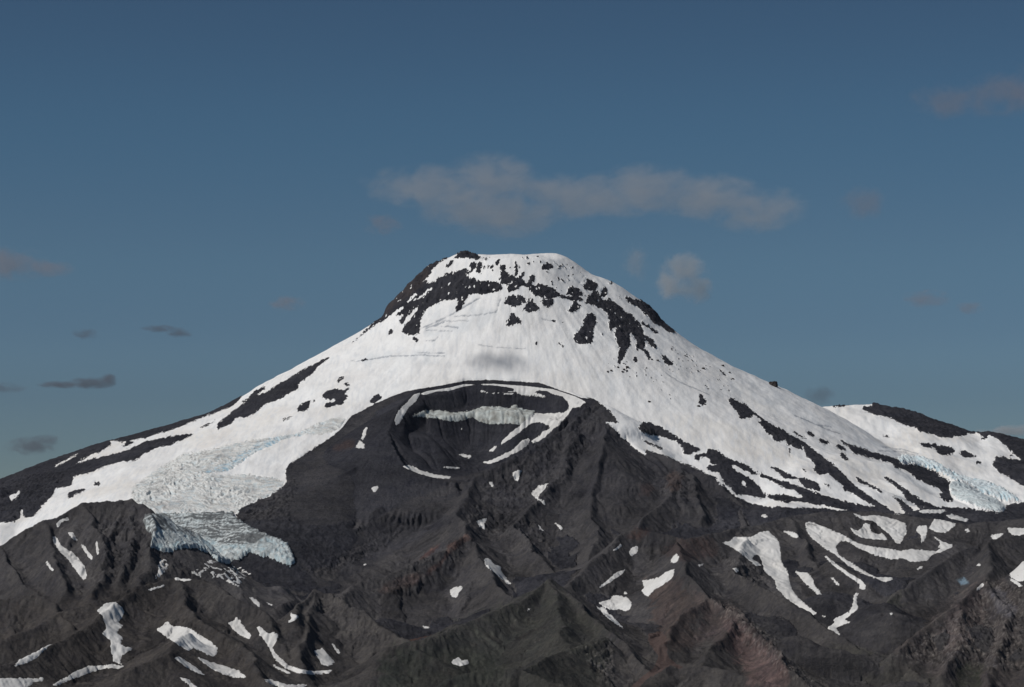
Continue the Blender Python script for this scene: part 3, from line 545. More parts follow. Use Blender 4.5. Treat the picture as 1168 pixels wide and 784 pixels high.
# ---- fine mesh: vertical planes through the eye (columns) x distance rows
ud=np.linspace(-1.04*584/F,1.04*584/F,1260)
st=(ud[1]-ud[0])*3
us=np.concatenate([np.arange(ud[0]-st*85,ud[0]-st*.5,st),ud,np.arange(ud[-1]+st,ud[-1]+st*86,st)])
ys=np.concatenate([np.arange(7060,8000,22.),np.arange(8000,13000,5.6),np.arange(13000,14300,7.),np.arange(14300,15700,22.)])
NC=len(us);NR=len(ys);log('grid',NC,NR,NC*NR)
Yv=np.repeat(ys[:,None],NC,1);Xv=Yv*us[None,:]
f32=np.float32
def bicub(A,x,y):
    fx=np.clip((x-GX0)/G,1,A.shape[1]-3.001);fy=np.clip((y-GY0)/G,1,A.shape[0]-3.001)
    i=fx.astype(np.int32);j=fy.astype(np.int32);u=(fx-i);v=(fy-j)
    def wts(t): return [(-t**3+2*t*t-t)/2,(3*t**3-5*t*t+2)/2,(-3*t**3+4*t*t+t)/2,(t**3-t*t)/2]
    wu=wts(u);wv=wts(v);s=0
    for b in range(4):
        for a in range(4): s=s+A[j+b-1,i+a-1]*(wu[a]*wv[b])
    return s
Zv=bicub(Z,Xv,Yv);Zb=blur(Z,14);Zsm=bil(Zb,Xv,Yv)
gi=np.clip(((Yv-GY0)/G+.5).astype(int),0,Z.shape[0]-1);gj=np.clip(((Xv-GX0)/G+.5).astype(int),0,Z.shape[1]-1)
Gv=gid[gi,gj];Dv=dd[gi,gj];Tn=tt[gi,gj];Tb=bil(tt,Xv,Yv);Tv=np.where(np.abs(Tb-Tn)<14,Tb,Tn);Iv=ins[gi,gj]
log('sampled')
def vis(tol=1.5):
    _,p=pixel(Xv,Yv,Zv)
    run=np.minimum.accumulate(p,0);prev_=np.vstack([np.full((1,NC),1e9),run[:-1]])
    return p<prev_+tol
PXv,PYv=pixel(Xv,Yv,Zv);VIS=vis()
rr_v=np.hypot(Xv-world(590,400,14000.)[0],Yv-14000)
n40=fbm(Xv/38,Yv/38,3,301);n12=fbm(Xv/11,Yv/11,2,302)
ca=new()
for s in ["C -60,330 100,215 240,155 400,110 640,105 900,135 1090,185 1090,240 900,185 640,165 400,190 240,220 100,270 -60,380"]: fill(PL(s),ca,1)
calm=1-.8*rsample(rblur(ca,8),PXv,PYv)
tmod=sstep(-.2,.5,fbm(Xv/90,Yv/90,2,306))*(Gv<=1)
teeth=(vnoise(Xv/9,Yv/60,304)+.8*vnoise(Xv/19,Yv/110,305)+.5*vnoise(Xv/37,Yv/150,308))*tmod
jx=n12*1.5+n40*1.0;jy=fbm(Xv/13+40,Yv/13,2,303)*1.4+teeth*1.6
jx=jx*calm;jy=jy*calm
upper=(Gv<=1)
m_main=(Gv<=2)|(Gv==8)
snow=np.where(m_main,rsample(M,PXv+jx,PYv+jy),0)
hid=(~VIS)&upper&(Zv>120+80*n40)
snow=np.where(hid,np.maximum(snow,sstep(-.15,.05,n40+.25*fbm(Xv/200,Yv/200,2,9)+.12)),snow)
snow=np.where((Yv>14150)&upper&(~VIS),sstep(-.1,.1,n40+fbm(Xv/300,Yv/300,2,19)+.2)*sstep(100,300,Zv),snow)
# small outcrops sprinkled on the summit cap
sp=new()
for s in ["T 0,180 200,170 420,230 560,330 620,470 480,470 300,440 100,400 0,320","S 780,180 1120,200 1120,320 960,340 800,300","X 0,60 240,180 460,330 400,380 240,300 0,240","p 700,400 760,430 780,470 740,440 690,425"]: fill(PL(s),sp,1)
sp=rblur(sp,6)
spk=rsample(sp,PXv,PYv);pn=vnoise(Xv/13,Yv/30,77)+.35*vnoise(Xv/50,Yv/70,78)
snow=np.minimum(snow,np.where(upper,1-sstep(.58,.72,pn)*spk,1))
fine=(vnoise(Xv/7,Yv/9,311)+.7*vnoise(Xv/15,Yv/22,312))*calm
emod=sstep(-.35,.45,fbm(Xv/120,Yv/160,2,313))
snow=np.clip(snow+fine*(.12+.55*emod)*np.where((snow>.03)&(snow<.97),1,0),0,1)
summit=upper&(rr_v<950)
snow=np.where(summit,np.maximum(snow,sstep(.50,.62,vnoise(Xv/16,Yv/40,315)+.3*fine)*(n40>0)*.9),snow)
line=rsample(LN,PXv+jx*.5,PYv+jy*.5)*upper
# rock relief (crags stand out of the snow) and general roughness
rock=1-snow
rough=ridged(Xv/55,Yv/55,4,401,.55)
near=sstep(12500,9500,Yv)
cg=new()
for s in CRAG: fill(PL(s),cg,1)
cgv=rsample(rblur(cg,8),PXv+n40*3,PYv+n40*3)
craggy=np.clip(.04+.22*fbm(Xv/260,Yv/260,3,405)+.8*cgv+.35*sstep(60,0,Dv)+upper*.3+(upper&(rr_v<1000))*.5,0,1)
fl=new()
for s in ["b 480,180 700,330 830,60 1000,20 1168,0 c 300,0 480,20 300,120 b 900,220 700,330 640,340 520,200","C 150,330 240,170 400,120 640,110 900,140 1090,200 1060,260 960,330 820,440 640,520 480,560 300,560 200,480","C 0,300 240,160 200,480 240,520 440,590 300,640 100,760 B 200,760 340,700 560,480 700,400"]: fill(PL(s),fl,1)
fill(PL('B 500,620 520,500 560,480 640,425 700,385 780,300 980,180 1168,160 1168,620 900,700 700,779 560,779 490,700'),fl,1)
smooth_=rsample(rblur(fl,10),PXv,PYv)
craggy=craggy*(1-.96*smooth_*(1-cgv))
Zv=Zv+rock*((rough-.35)*20*craggy+n12*2.6*(.12+craggy))
Zv=Zv+np.where(upper,sstep(.3,1,rock)*(5+n40*4)*(1-.8*smooth_),0)
gull=ridged(Tv/52+Gv*5.1,Dv/520,3,421,.6)-.45
Zv=Zv+np.where(upper|Iv,0,gull*8.5*sstep(15,110,Dv)*rock*(.35+.65*(1-smooth_))*(.6+.8*sstep(-.3,.4,n40)))
# snow fills the hollows: smoother than the rock, with wide gentle swells
sf=sstep(.6,1,snow)*sstep(14350,14100,Yv)*np.where(upper,.55,.85)
lim=np.where(upper,1.,3.)
Zv=Zv+sf*np.clip(Zsm-Zv,-12*lim,25*lim)
Zv=Zv+snow*(fbm(Xv/120,Yv/240,3,407)*6+upper*ridged(np.arctan2(Yv-14000,Xv-30)*26,rr_v/420,3,408)*1.4*sstep(300,700,rr_v))-line*3.5
# ---- glaciers: crevassed ice
GF={}
for k,s in GLACIERS.items():
    a=new();fill(PL(s),a,1);GF[k]=rsample(rblur(a,3),PXv+jx,PYv+jy)*((Gv<=2)|(Gv==8)|(Gv==3))
GF['crater_ice']*=(Gv==2)
GF['left_fall']*=(Gv!=3)
a=new();fill(PL(TONGUE_CLIFF),a,1);cliff=rsample(rblur(a,4),PXv,PYv)
def crev(ax,ay,bx,by,seed,wl,wv):
    q1=(Xv*ax+Yv*ay)/wl+1.7*fbm(Xv/150,Yv/150,3,seed);q2=(Xv*bx+Yv*by)/wv
    return ridged(q1,q2,3,seed+1,.6)
fallc=crev(.8,.6,-.6,.8,500,26,60);arc=crev(.25,1,1,-.2,510,40,160)
ZS=Zv.copy()
fw=sstep(.2,.8,GF['left_fall']);iz=sstep(0,1,fbm(Xv/260,Yv/260,2,520)*1.2+.6)
Zv=Zv+fw*((fallc-.5)*(15+12*n40)*iz+(arc-.5)*7)
tw=sstep(.2,.7,GF['left_tongue'])
Zv=Zv+tw*(15*sstep(.3,1,GF['left_tongue'])+(crev(.3,1,1,-.3,530,22,70)-.5)*5+(crev(1,.1,.2,1,535,24,60)-.5)*7*cliff)
rw=sstep(.2,.8,GF['right_cliff']);Zv=Zv+rw*(18+(crev(1,.2,0,1,540,22,120)-.5)*15)
rl=sstep(.2,.8,GF['right_lobe']);Zv=Zv+rl*(12+(crev(.8,.5,-.4,1,545,26,90)-.5)*12)
cw=sstep(.2,.8,GF['crater_ice']);Zv=Zv+cw*(8+(fallc-.5)*6)
PXv,PYv=pixel(Xv,Yv,Zv);VIS=vis()
# edges of the sheet run down under the ground sheet
uu=np.abs(us)[None,:]/(584/F)
edge=sstep(1.46,1.36,uu)*sstep(7060,7500,Yv)*sstep(15690,15300,Yv)
Zv=FLOOR-25+(Zv-(FLOOR-25))*edge
log('relief')
# ---------------------------------------------------------------- colour of the ground (albedo, with a haze blue mixed in on upper rock)
col=np.empty((NR,NC,3),f32)
def put(c,wt):
    global col
    col=col*(1-wt[...,None])+np.array(c,f32)*wt[...,None]
col[:]=(.064,.062,.064)
put((.034,.035,.042),np.clip(np.where(upper,.9*(1-smooth_),smooth_*0)+smooth_*.45+np.where(Gv==2,.5,0)*sstep(10800,12000,Yv),0,1))  # dark upper rock; its blue cast is haze put into the colour
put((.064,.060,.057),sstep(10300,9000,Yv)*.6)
# strata and scree streaks running down the slope
streak=fbm(Tv/16+Gv*7.3,Dv/420,3,601)+.7*vnoise(Tv/60+Gv*3.3,Dv/600,603)
streak=np.where(Iv,streak*.35,streak);big=fbm(Xv/330,Yv/330,3,602)
for poly,c,wt,soft in TINT:
    a=new();fill(PL(poly),a,1);a=rblur(a,int(soft*1.6)+1)
    m=rsample(a,PXv+n40*soft*1.3,PYv+n12*soft)*(~upper|(poly[0] in 'SB'))
    put(c,np.clip(m*wt*(1+.5*streak+.4*n40),0,1))
pale=sstep(.10,.55,n12+.8*fine/calm*.6+.3*n40)*cgv*sstep(11000,9800,Yv)*((Gv==7)|(Gv==9)|(Gv==6))
put((.17,.16,.15),np.clip(pale*.42,0,1));put((.13,.125,.115),sstep(.75,.95,vnoise(Xv/9,Yv/9,330)+.4*vnoise(Xv/80,Yv/80,331))*.5*sstep(11000,10000,Yv))
strata=vnoise(Zv/8+n40*1.5,(Xv+Yv)/700,320)+.6*vnoise(Zv/21+n40,(Xv-Yv)/900,321)
col*=np.clip(1+.30*strata*np.clip(cgv+Iv*.8+upper*.6,0,1)+.42*streak*sstep(20,120,Dv)+.30*big+.15*n40+.12*n12+.25*cgv*n12,.40,2.2)[...,None].astype(f32)
log('colour')
# ---------------------------------------------------------------- materials
def mat(name): 
    m=bpy.data.materials.new(name);m.use_nodes=True;n=m.node_tree;n.nodes.clear()
    out=n.nodes.new('ShaderNodeOutputMaterial');b=n.nodes.new('ShaderNodeBsdfPrincipled')
    n.links.new(b.outputs[0],out.inputs['Surface']);b.inputs['Specular IOR Level'].default_value=.15
    return m,n,b
def N(n,t,**kw):
    x=n.nodes.new(t)
    for k,v in kw.items(): setattr(x,k,v)
    return x
def noise(n,co,scale,detail=6,rough=.6,dist=0,vec=None):
    x=N(n,'ShaderNodeTexNoise');x.inputs['Scale'].default_value=scale;x.inputs['Detail'].default_value=detail
    x.inputs['Roughness'].default_value=rough;x.inputs['Distortion'].default_value=dist
    n.links.new(co,x.inputs['Vector']);return x.outputs['Fac']
def ramp(n,src,stops):
    x=N(n,'ShaderNodeValToRGB');e=x.color_ramp.elements
    while len(e)>1:e.remove(e[0])
    for i,(p,c) in enumerate(stops):
        el=e[0] if i==0 else e.new(p);el.position=p;el.color=(*c,1) if len(c)==3 else c
    n.links.new(src,x.inputs[0]);return x.outputs[0]
def mul(n,a,b,fac=1.0,typ='MULTIPLY'):
    x=N(n,'ShaderNodeMix',data_type='RGBA',blend_type=typ);x.inputs[0].default_value=fac
    n.links.new(a,x.inputs[6]);n.links.new(b,x.inputs[7]);return x.outputs[2]
def bump(n,b,hs,dist,strength=1.0):
    x=N(n,'ShaderNodeBump');x.inputs['Distance'].default_value=dist;x.inputs['Strength'].default_value=strength
    n.links.new(hs,x.inputs['Height']);n.links.new(x.outputs[0],b.inputs['Normal'])
def rock_mat():
    m,n,b=mat('rock');co=N(n,'ShaderNodeTexCoord').outputs['Object']
    at=N(n,'ShaderNodeAttribute',attribute_name='tone').outputs['Color']
    a=noise(n,co,1/14,8,.72);c=noise(n,co,1/90,5,.6,.6)
    v=mul(n,at,ramp(n,a,[(.28,(.66,.66,.68)),(.5,(1,1,1)),(.68,(1.3,1.28,1.25)),(.80,(1.9,1.85,1.8))]))
    v=mul(n,v,ramp(n,c,[(.3,(.75,.75,.8)),(.6,(1.15,1.12,1.08))]))
    n.links.new(v,b.inputs['Base Color']);b.inputs['Roughness'].default_value=1;b.inputs['Specular IOR Level'].default_value=.02
    bump(n,b,noise(n,co,1/26,12,.74),14,.8);return m
def snow_mat(name,c0,c1,dirt=.0,tone_=False):
    m,n,b=mat(name);co=N(n,'ShaderNodeTexCoord').outputs['Object']
    mp=N(n,'ShaderNodeMapping');mp.inputs['Scale'].default_value=(1,.3,1);n.links.new(co,mp.inputs[0])
    a=noise(n,co,1/260,6,.62,.4);v=ramp(n,a,[(.35,c1),(.62,c0)])
    at=N(n,'ShaderNodeAttribute',attribute_name='tone').outputs['Color'] if tone_ else None
    if tone_: v=mul(n,v,at)
    s=noise(n,mp.outputs[0],1/16,6,.6);v=mul(n,v,ramp(n,s,[(.3,(.95,.95,.95)),(.6,(1,1,1))]))
    if dirt:
        d=noise(n,co,1/9,7,.7);v=mul(n,v,ramp(n,d,[(.30,(.5,.47,.44)),(.30+dirt,(1,1,1))]))
    n.links.new(v,b.inputs['Base Color']);b.inputs['Roughness'].default_value=.75
    bump(n,b,noise(n,mp.outputs[0],1/26,8,.6),4.0,.6);return m
def ice_mat(name,white,blue,darkc,dlo,dhi):
    m,n,b=mat(name);co=N(n,'ShaderNodeTexCoord').outputs['Object']
    at=N(n,'ShaderNodeAttribute',attribute_name='tone').outputs['Color']
    v=mul(n,at,ramp(n,noise(n,co,1/45,6,.7,.6),[(.3,blue),(.6,white)]))
    d=noise(n,co,1/8,9,.75,.4);v=mul(n,v,ramp(n,d,[(dlo,darkc),(dhi,(1,1,1))]))
    n.links.new(v,b.inputs['Base Color']);b.inputs['Roughness'].default_value=.55
    bump(n,b,noise(n,co,1/13,9,.7),6,.8);return m
ROCK=rock_mat()
SNOW=snow_mat('snow',(.86,.855,.84),(.79,.775,.755),tone_=True)
PATCHM=snow_mat('old_snow',(.72,.71,.69),(.60,.585,.56),.08)
ICE=ice_mat('ice',(1,1,1),(.86,.92,.95),(.42,.42,.43),.33,.46)
# ---------------------------------------------------------------- mesh from part of the grid
def build_mesh(name,mask,Zs,material,attr=None,parent=None,sub=None):
    """mask: per quad bool (NR-1,NC-1)"""
    j,i=np.nonzero(mask)
    if len(j)==0:return None
    a=j*NC+i;q=np.stack([a,a+1,a+NC+1,a+NC],1).ravel()
    uq,inv=np.unique(q,return_inverse=True)
    co=np.stack([Xv.ravel()[uq],Yv.ravel()[uq],Zs.ravel()[uq]],1).astype(f32)
    c0=np.zeros(3) if parent is None and len(uq)>200000 else co.mean(0)
    me=bpy.data.meshes.new(name);me.vertices.add(len(uq));me.vertices.foreach_set('co',(co-c0).ravel().astype(f32))
    nf=len(j);me.loops.add(nf*4);me.loops.foreach_set('vertex_index',inv.ravel().astype(np.int32))
    me.polygons.add(nf);me.polygons.foreach_set('loop_start',np.arange(nf,dtype=np.int32)*4)
    me.update(calc_edges=True)
    me.polygons.foreach_set('use_smooth',np.ones(nf,bool))
    if attr is not None:
        at=me.color_attributes.new('tone','FLOAT_COLOR','POINT')
        cc=np.ones((len(uq),4),f32);cc[:,:3]=attr.reshape(-1,3)[uq];at.data.foreach_set('color',cc.ravel())
    me.materials.append(material)
    ob=bpy.data.objects.new(name,me);ob.location=c0;C.objects.link(ob)
    if parent is not None: ob.parent=parent;ob.location=c0-np.array(parent.location)
    return ob
def comps(mask):
    '''connected pieces of a face mask, biggest first'''
    par=[];runs=[];prev=[]
    def find(x):
        while par[x]!=x: par[x]=par[par[x]];x=par[x]
        return x
    for r in np.nonzero(mask.any(1))[0]:
        d=np.diff(np.concatenate([[0],mask[r].astype(np.int8),[0]]));s=np.nonzero(d==1)[0];e=np.nonzero(d==-1)[0];cur=[]
        for a_,b_ in zip(s,e):
            k=len(par);par.append(k);cur.append((a_,b_,k,r));runs.append((a_,b_,k,r))
            for p in prev:
                if p[3]==r-1 and p[0]<=b_ and p[1]>=a_: par[find(k)]=find(p[2])
        prev=cur
    size={};
    for a_,b_,k,r in runs: size[find(k)]=size.get(find(k),0)+b_-a_
    out=[]
    for root in sorted(size,key=lambda q:-size[q]):
        m_=np.zeros(mask.shape,bool)
        out.append((size[root],m_,root))
        if len(out)>=6:break
    ix={o_[2]:o_[1] for o_ in out}
    for a_,b_,k,r in runs:
        q=find(k)
        if q in ix: ix[q][r,a_:b_]=True
    return [(o_[0],o_[1]) for o_ in out]
def quad(a): return a[:-1,:-1]
def qmax(a): return np.maximum(np.maximum(a[:-1,:-1],a[1:,:-1]),np.maximum(a[:-1,1:],a[1:,1:]))
# ---- the setting: mountain and hills
names=[('mountain',[0,1]),('crater_cone',[2]),('hill',[3]),('hill',[4]),('hill',[5]),('hill',[6]),('hill',[7]),('hill',[8]),('hill',[9])]
gq=quad(Gv)
for nm,ids in names:
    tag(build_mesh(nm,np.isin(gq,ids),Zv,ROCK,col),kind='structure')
log('rock meshes')
def tint_(t,c,wt): return t*(1-wt[...,None])+np.array(c,f32)*wt[...,None]
# ---- snow
ice_all=np.maximum.reduce([GF[k] for k in GF])
def layer(field,thick,base=None):
    h=np.clip((field-.5)*2*thick,-thick,thick*.9)
    return (Zv if base is None else base)+h
snow_f=snow*(1-sstep(.45,.55,ice_all))
snow_f=np.where(ice_all>.5,np.minimum(snow_f,.0),snow_f)
# keep the snow running under the ice margin so that no gap shows
snow_f=np.where((ice_all>.02)&(ice_all<.8)&(snow>.5),1,snow_f)
uok=edge>.98
sc=new()
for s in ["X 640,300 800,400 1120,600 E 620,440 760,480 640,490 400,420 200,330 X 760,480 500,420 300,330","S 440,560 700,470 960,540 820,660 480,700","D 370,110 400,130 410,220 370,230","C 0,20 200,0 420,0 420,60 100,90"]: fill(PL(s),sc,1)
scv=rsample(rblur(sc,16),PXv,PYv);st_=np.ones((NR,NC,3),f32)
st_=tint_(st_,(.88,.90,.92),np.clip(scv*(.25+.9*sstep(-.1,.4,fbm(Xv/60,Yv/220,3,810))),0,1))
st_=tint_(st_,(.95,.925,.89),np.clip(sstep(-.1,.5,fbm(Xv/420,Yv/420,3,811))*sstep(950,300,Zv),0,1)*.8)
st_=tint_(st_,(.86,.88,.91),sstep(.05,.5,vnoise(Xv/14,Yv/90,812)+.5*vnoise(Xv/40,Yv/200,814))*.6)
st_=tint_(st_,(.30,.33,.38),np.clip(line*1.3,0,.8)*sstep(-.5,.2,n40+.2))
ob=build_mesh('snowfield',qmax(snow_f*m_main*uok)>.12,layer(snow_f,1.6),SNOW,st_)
tag(ob,'white snowfield broken by dark rock, covering the volcano from summit to shoulders','snowfield')
# glaciers
tone=np.ones((NR,NC,3),f32)
band=ridged((Xv*.35+Yv)/60+1.2*fbm(Xv/220,Yv/220,3,700),(Xv-.35*Yv)/420,3,701)
def tint(t,c,wt): return t*(1-wt[...,None])+np.array(c,f32)*wt[...,None]
seam=new();fill(stroke(PL("G 380,262 480,235 600,160 700,105 760,82 850,66"),7),seam,1);seam=rsample(rblur(seam,8),PXv+jx*2,PYv+jy*2)
tf=tint(tone*np.array((.79,.775,.74),f32),(.50,.47,.43),np.clip(sstep(.35,.8,band)*.55*sstep(.42,.7,1-iz*.5),0,1))
tf=tint(tf,(.40,.57,.67),np.clip(sstep(.5,.1,fallc)*(.30+1.8*seam)+.25*seam,0,.9))
tf=tint(tf,(.26,.25,.25),sstep(.55,.0,arc)*.45)
def iceobj(name,key,t,thick,par,lab=None):
    f=GF[key];first=None
    cs=comps(qmax(f*uok)>.12)
    for q,(sz,mk) in enumerate(cs):
        if q and (par is None or sz<cs[0][0]*.02): continue
        o=build_mesh(name,mk,layer(f,thick),ICE,t,par)
        if lab and q==0:o['label']=lab
        first=first or o
    return first
def empty(name,px,py,Y):
    e=bpy.data.objects.new(name,None);e.location=[float(v) for v in world(px,py,Y)];e.empty_display_size=50;C.objects.link(e);bpy.context.view_layer.update();return e
gl=empty('glacier',250,600,10900)
tag(gl,'long crevassed glacier descending the left side to a blunt dirty blue snout','glacier')
iceobj('icefall','left_fall',tf,2.2,gl,'white crevassed ice with blue seams')
arcs=ridged((Yv+.3*Xv)/26+1.5*fbm(Xv/160,Yv/160,2,731),(Xv)/260,3,732)
dirt=np.clip(1.05-.65*cliff,0,1)*sstep(.85,.3,arcs+.5*n12)+.25*sstep(.1,.6,n12)
tg=tint(tone*np.array((.70,.74,.73),f32),(.07,.07,.072),np.clip(dirt,0,.88))
tg=tint(tg,(.42,.58,.64),cliff*sstep(.55,.2,crev(1,.1,.2,1,535,24,60))*.5)
iceobj('snout','left_tongue',tg,3,gl,'debris striped ice ending in a pale blue cliff')
g2=empty('glacier',1090,555,12300)
tag(g2,'short blue white glacier broken into ice cliffs on the right side','glacier')
tc=tint(tone*np.array((.74,.79,.80),f32),(.45,.62,.69),sstep(.5,.2,crev(1,.2,0,1,540,22,120))*.7)
iceobj('ice_cliff','right_cliff',tc,2.5,g2,'upper band of pale blue ice blocks')
tl=tint(tone*np.array((.70,.75,.75),f32),(.22,.22,.23),sstep(.5,.2,crev(.8,.5,-.4,1,545,26,90))*.6)
iceobj('ice_lobe','right_lobe',tl,2.5,g2,'lower rounded lobe of cracked grey white ice')
tr_=tint(tone*np.array((.55,.57,.54),f32),(.22,.20,.17),np.clip(n40*.8+.25,0,.8))
o3=iceobj('glacier','crater_ice',tr_,2,None)
tag(o3,'dirty remnant of ice lying on the ledge halfway down the crater back wall','glacier')
log('snow+ice')
# ---- separate patches
PX1,PY1=PXv+jx*.7,PYv+jy*.6
okp=vis(5.)&uok&(~upper|(PYv>575))
def patch(name,poly,material,thick,speckle=None):
    parts=[PL(s_) for s_ in poly.split('|')];P=sum(parts,[])
    A=np.array(P);x0,x1=A[:,0].min()-4,A[:,0].max()+4;y0,y1=A[:,1].min()-4,A[:,1].max()+4
    c0,c1=np.searchsorted(us,[(x0-584)/F*.985 if x0>584 else (x0-584)/F*1.03,(x1-584)/F*1.03 if x1>584 else (x1-584)/F*.985])
    c0=max(c0-3,0);c1=min(c1+3,NC)
    a=new();[fill(p_,a,1) for p_ in parts];rblur_roi(a,x0,x1,y0,y1)
    sl_=(slice(0,NR),slice(c0,c1))
    f=np.zeros((NR,NC),f32);f[sl_]=rsample(a,PX1[sl_],PY1[sl_])*okp[sl_]
    f=np.clip(f+fine*(.10+.40*emod)*((f>.04)&(f<.96)),0,1)*(f>.04)
    if speckle is not None: f=f*speckle
    # soften the far margin where the patch goes over a crest
    mk=qmax(f)>.10
    if speckle is None and mk.any(): mk=comps(mk)[0][1]
    return build_mesh(name,mk,layer(f,thick),material)
def rblur_roi(a,x0,x1,y0,y1):
    i0=max(int((x0+MX)*RS)-2,0);i1=min(int((x1+MX)*RS)+3,MW);j0=max(int((y0-MY0)*RS)-2,0);j1=min(int((y1-MY0)*RS)+3,MH)
    a[j0:j1,i0:i1]=rblur(a[j0:j1,i0:i1].copy(),3)
for poly,lab in PATCH:
    o=patch('snow_patch',poly,PATCHM,1.5)
    if o is None: print('LOST PATCH',lab);continue
    tag(o,lab,'snow patch','snow patches on the dark lower slopes')
spn=sstep(.45,.7,ridged(Xv/34+.8*n40,Yv/60,3,711))*sstep(-.5,.1,n40+.3)
tag(patch('ice_debris',ICE_DEBRIS,PATCHM,1.5,spn),'scattered blocks of broken ice below the glacier snout','ice debris',kind='stuff')
tag(patch('ice_patch',ICE_LUMP,PATCHM,2.0,sstep(-.3,.1,fbm(Xv/14,Yv/16,3,713))),'speckled lump of dirty ice below the left end of the glacier snout','ice patch')
def earth(name,c0,c1):
    m,n,b=mat(name);co=N(n,'ShaderNodeTexCoord').outputs['Object']
    n.links.new(ramp(n,noise(n,co,1/18,7,.7),[(.35,c0),(.65,c1)]),b.inputs['Base Color']);b.inputs['Roughness'].default_value=1
    b.inputs['Specular IOR Level'].default_value=.02;bump(n,b,noise(n,co,1/10,8,.7),3,.6);return m
tag(patch('path',PATH,earth('track',(.060,.040,.034),(.082,.052,.044)),.5),kind='structure')
tag(patch('dry_streambed',WASH,earth('gravel',(.060,.044,.040),(.095,.070,.064)),.5),kind='structure')
log('patches')
# ---- boulders
DARK=earth('boulder',(.035,.032,.032),(.075,.062,.055))
def ground_at(px,py):
    """first visible grid vertex under photo point"""
    ci=int(np.clip(np.searchsorted(us,(px-584)/F),1,NC-2))
    for _ in range(3):
        col_=PYv[:,ci];run=np.minimum.accumulate(col_);k=int(np.argmax(run<=py)) if (run<=py).any() else int(np.argmin(col_))
        err=px-PXv[k,ci];ci=int(np.clip(ci+round(err/F/(us[ci+1]-us[ci])),1,NC-2))
    return np.array([Xv[k,ci],Yv[k,ci],Zv[k,ci]])
import bmesh, random
def boulder(px,py,wpx,hpx,seed,label,group=None,cut=True):
    rnd=random.Random(seed);p=ground_at(px,py);s=p[1]/F;rx=wpx*s*.5;rz=hpx*s*.5
    bm=bmesh.new();bmesh.ops.create_icosphere(bm,subdivisions=4,radius=1)
    for v in bm.verts:
        c=v.co.copy()
        k=max(abs(c.x),abs(c.y),abs(c.z));c=c.lerp(c/k*.86,.7)          # blocky
        f=1+.16*float(vnoise(np.array(c.x*2.1+seed),np.array(c.y*2.1+c.z*1.7),3))+.10*float(vnoise(np.array(c.x*6+seed),np.array(c.y*4+c.z*6),5))
        v.co=Vector((c.x*rx*f,c.y*rx*f*.9,c.z*rz*f+.22*rz*c.x/abs(c.x+1e-6)*0))
    me=bpy.data.meshes.new('boulder');bm.to_mesh(me);bm.free();me.materials.append(DARK)
    o=bpy.data.objects.new('boulder',me);o.location=(p[0],p[1],p[2]+rz*.35);o.rotation_euler=(rnd.uniform(-.2,.2),rnd.uniform(.05,.3),rnd.uniform(0,3));C.objects.link(o)
    return tag(o,label,'boulder',group)
boulder(882.5,440.5,10,8,4,'big dark square boulder standing on the right skyline of the snow slope')
for k,(x,y,l) in enumerate([(704.5,420,'leftmost of three small rocks in snow under the right cliff band'),(711.5,422.5,'middle of three small rocks at the foot of the cliff band'),(715.5,419.5,'rightmost of three small rocks under the right cliff band'),
    (697,424,'lone tiny rock left of the three rocks under the cliff band'),(741,459,'lone tiny rock in the open snow below the right cliff band'),(797,464,'tiny rock just under the dark triangular outcrop'),
    (743,411,'tiny rock left of the rock pair on the upper right snow'),(750,412,'tiny rock right of the rock pair on the upper right snow'),(824,418,'tiny rock in a row high on the right snow slope, left end'),(832,426,'tiny rock in a row high on the right snow slope, middle'),(836,433,'tiny rock in a row high on the right snow slope, right end'),
    (802,421,'tiny rock left of the rock row high on the right snow slope')]):
    boulder(x,y,2.6+.6*(k%3),2.4,20+k,l,'rocks scattered on the snow slope')
log('boulders')
# ---- ground far out
m,n,b=mat('plain');co=N(n,'ShaderNodeTexCoord').outputs['Object']
n.links.new(ramp(n,noise(n,co,1/1500,8,.6),[(.3,(.040,.040,.034)),(.7,(.075,.068,.058))]),b.inputs['Base Color']);b.inputs['Roughness'].default_value=1
bm=bmesh.new();R0=42000
vs=[bm.verts.new((R0*math.cos(a*math.pi/48),R0*math.sin(a*math.pi/48),0)) for a in range(96)];bm.faces.new(vs)
me=bpy.data.meshes.new('ground');bm.to_mesh(me);bm.free();me.materials.append(m)
g=bpy.data.objects.new('ground',me);g.location=(0,0,FLOOR);C.objects.link(g);tag(g,kind='structure')
# ---- haze
m=bpy.data.materials.new('haze');m.use_nodes=True;n=m.node_tree;n.nodes.clear()
out=n.nodes.new('ShaderNodeOutputMaterial');v=n.nodes.new('ShaderNodeVolumePrincipled')
v.inputs['Color'].default_value=(.78,.82,1,1);v.inputs['Density'].default_value=HAZE;v.inputs['Anisotropy'].default_value=.2
n.links.new(v.outputs[0],out.inputs['Volume'])
bm=bmesh.new();bmesh.ops.create_cube(bm,size=1)
me=bpy.data.meshes.new('haze');bm.to_mesh(me);bm.free();me.materials.append(m)
h=bpy.data.objects.new('haze',me);h.scale=(86000,86000,1620-(FLOOR-1-25));h.location=(0,0,(1620+FLOOR-26)/2);C.objects.link(h)
tag(h,'thin bluish haze over the whole range','haze',kind='stuff')
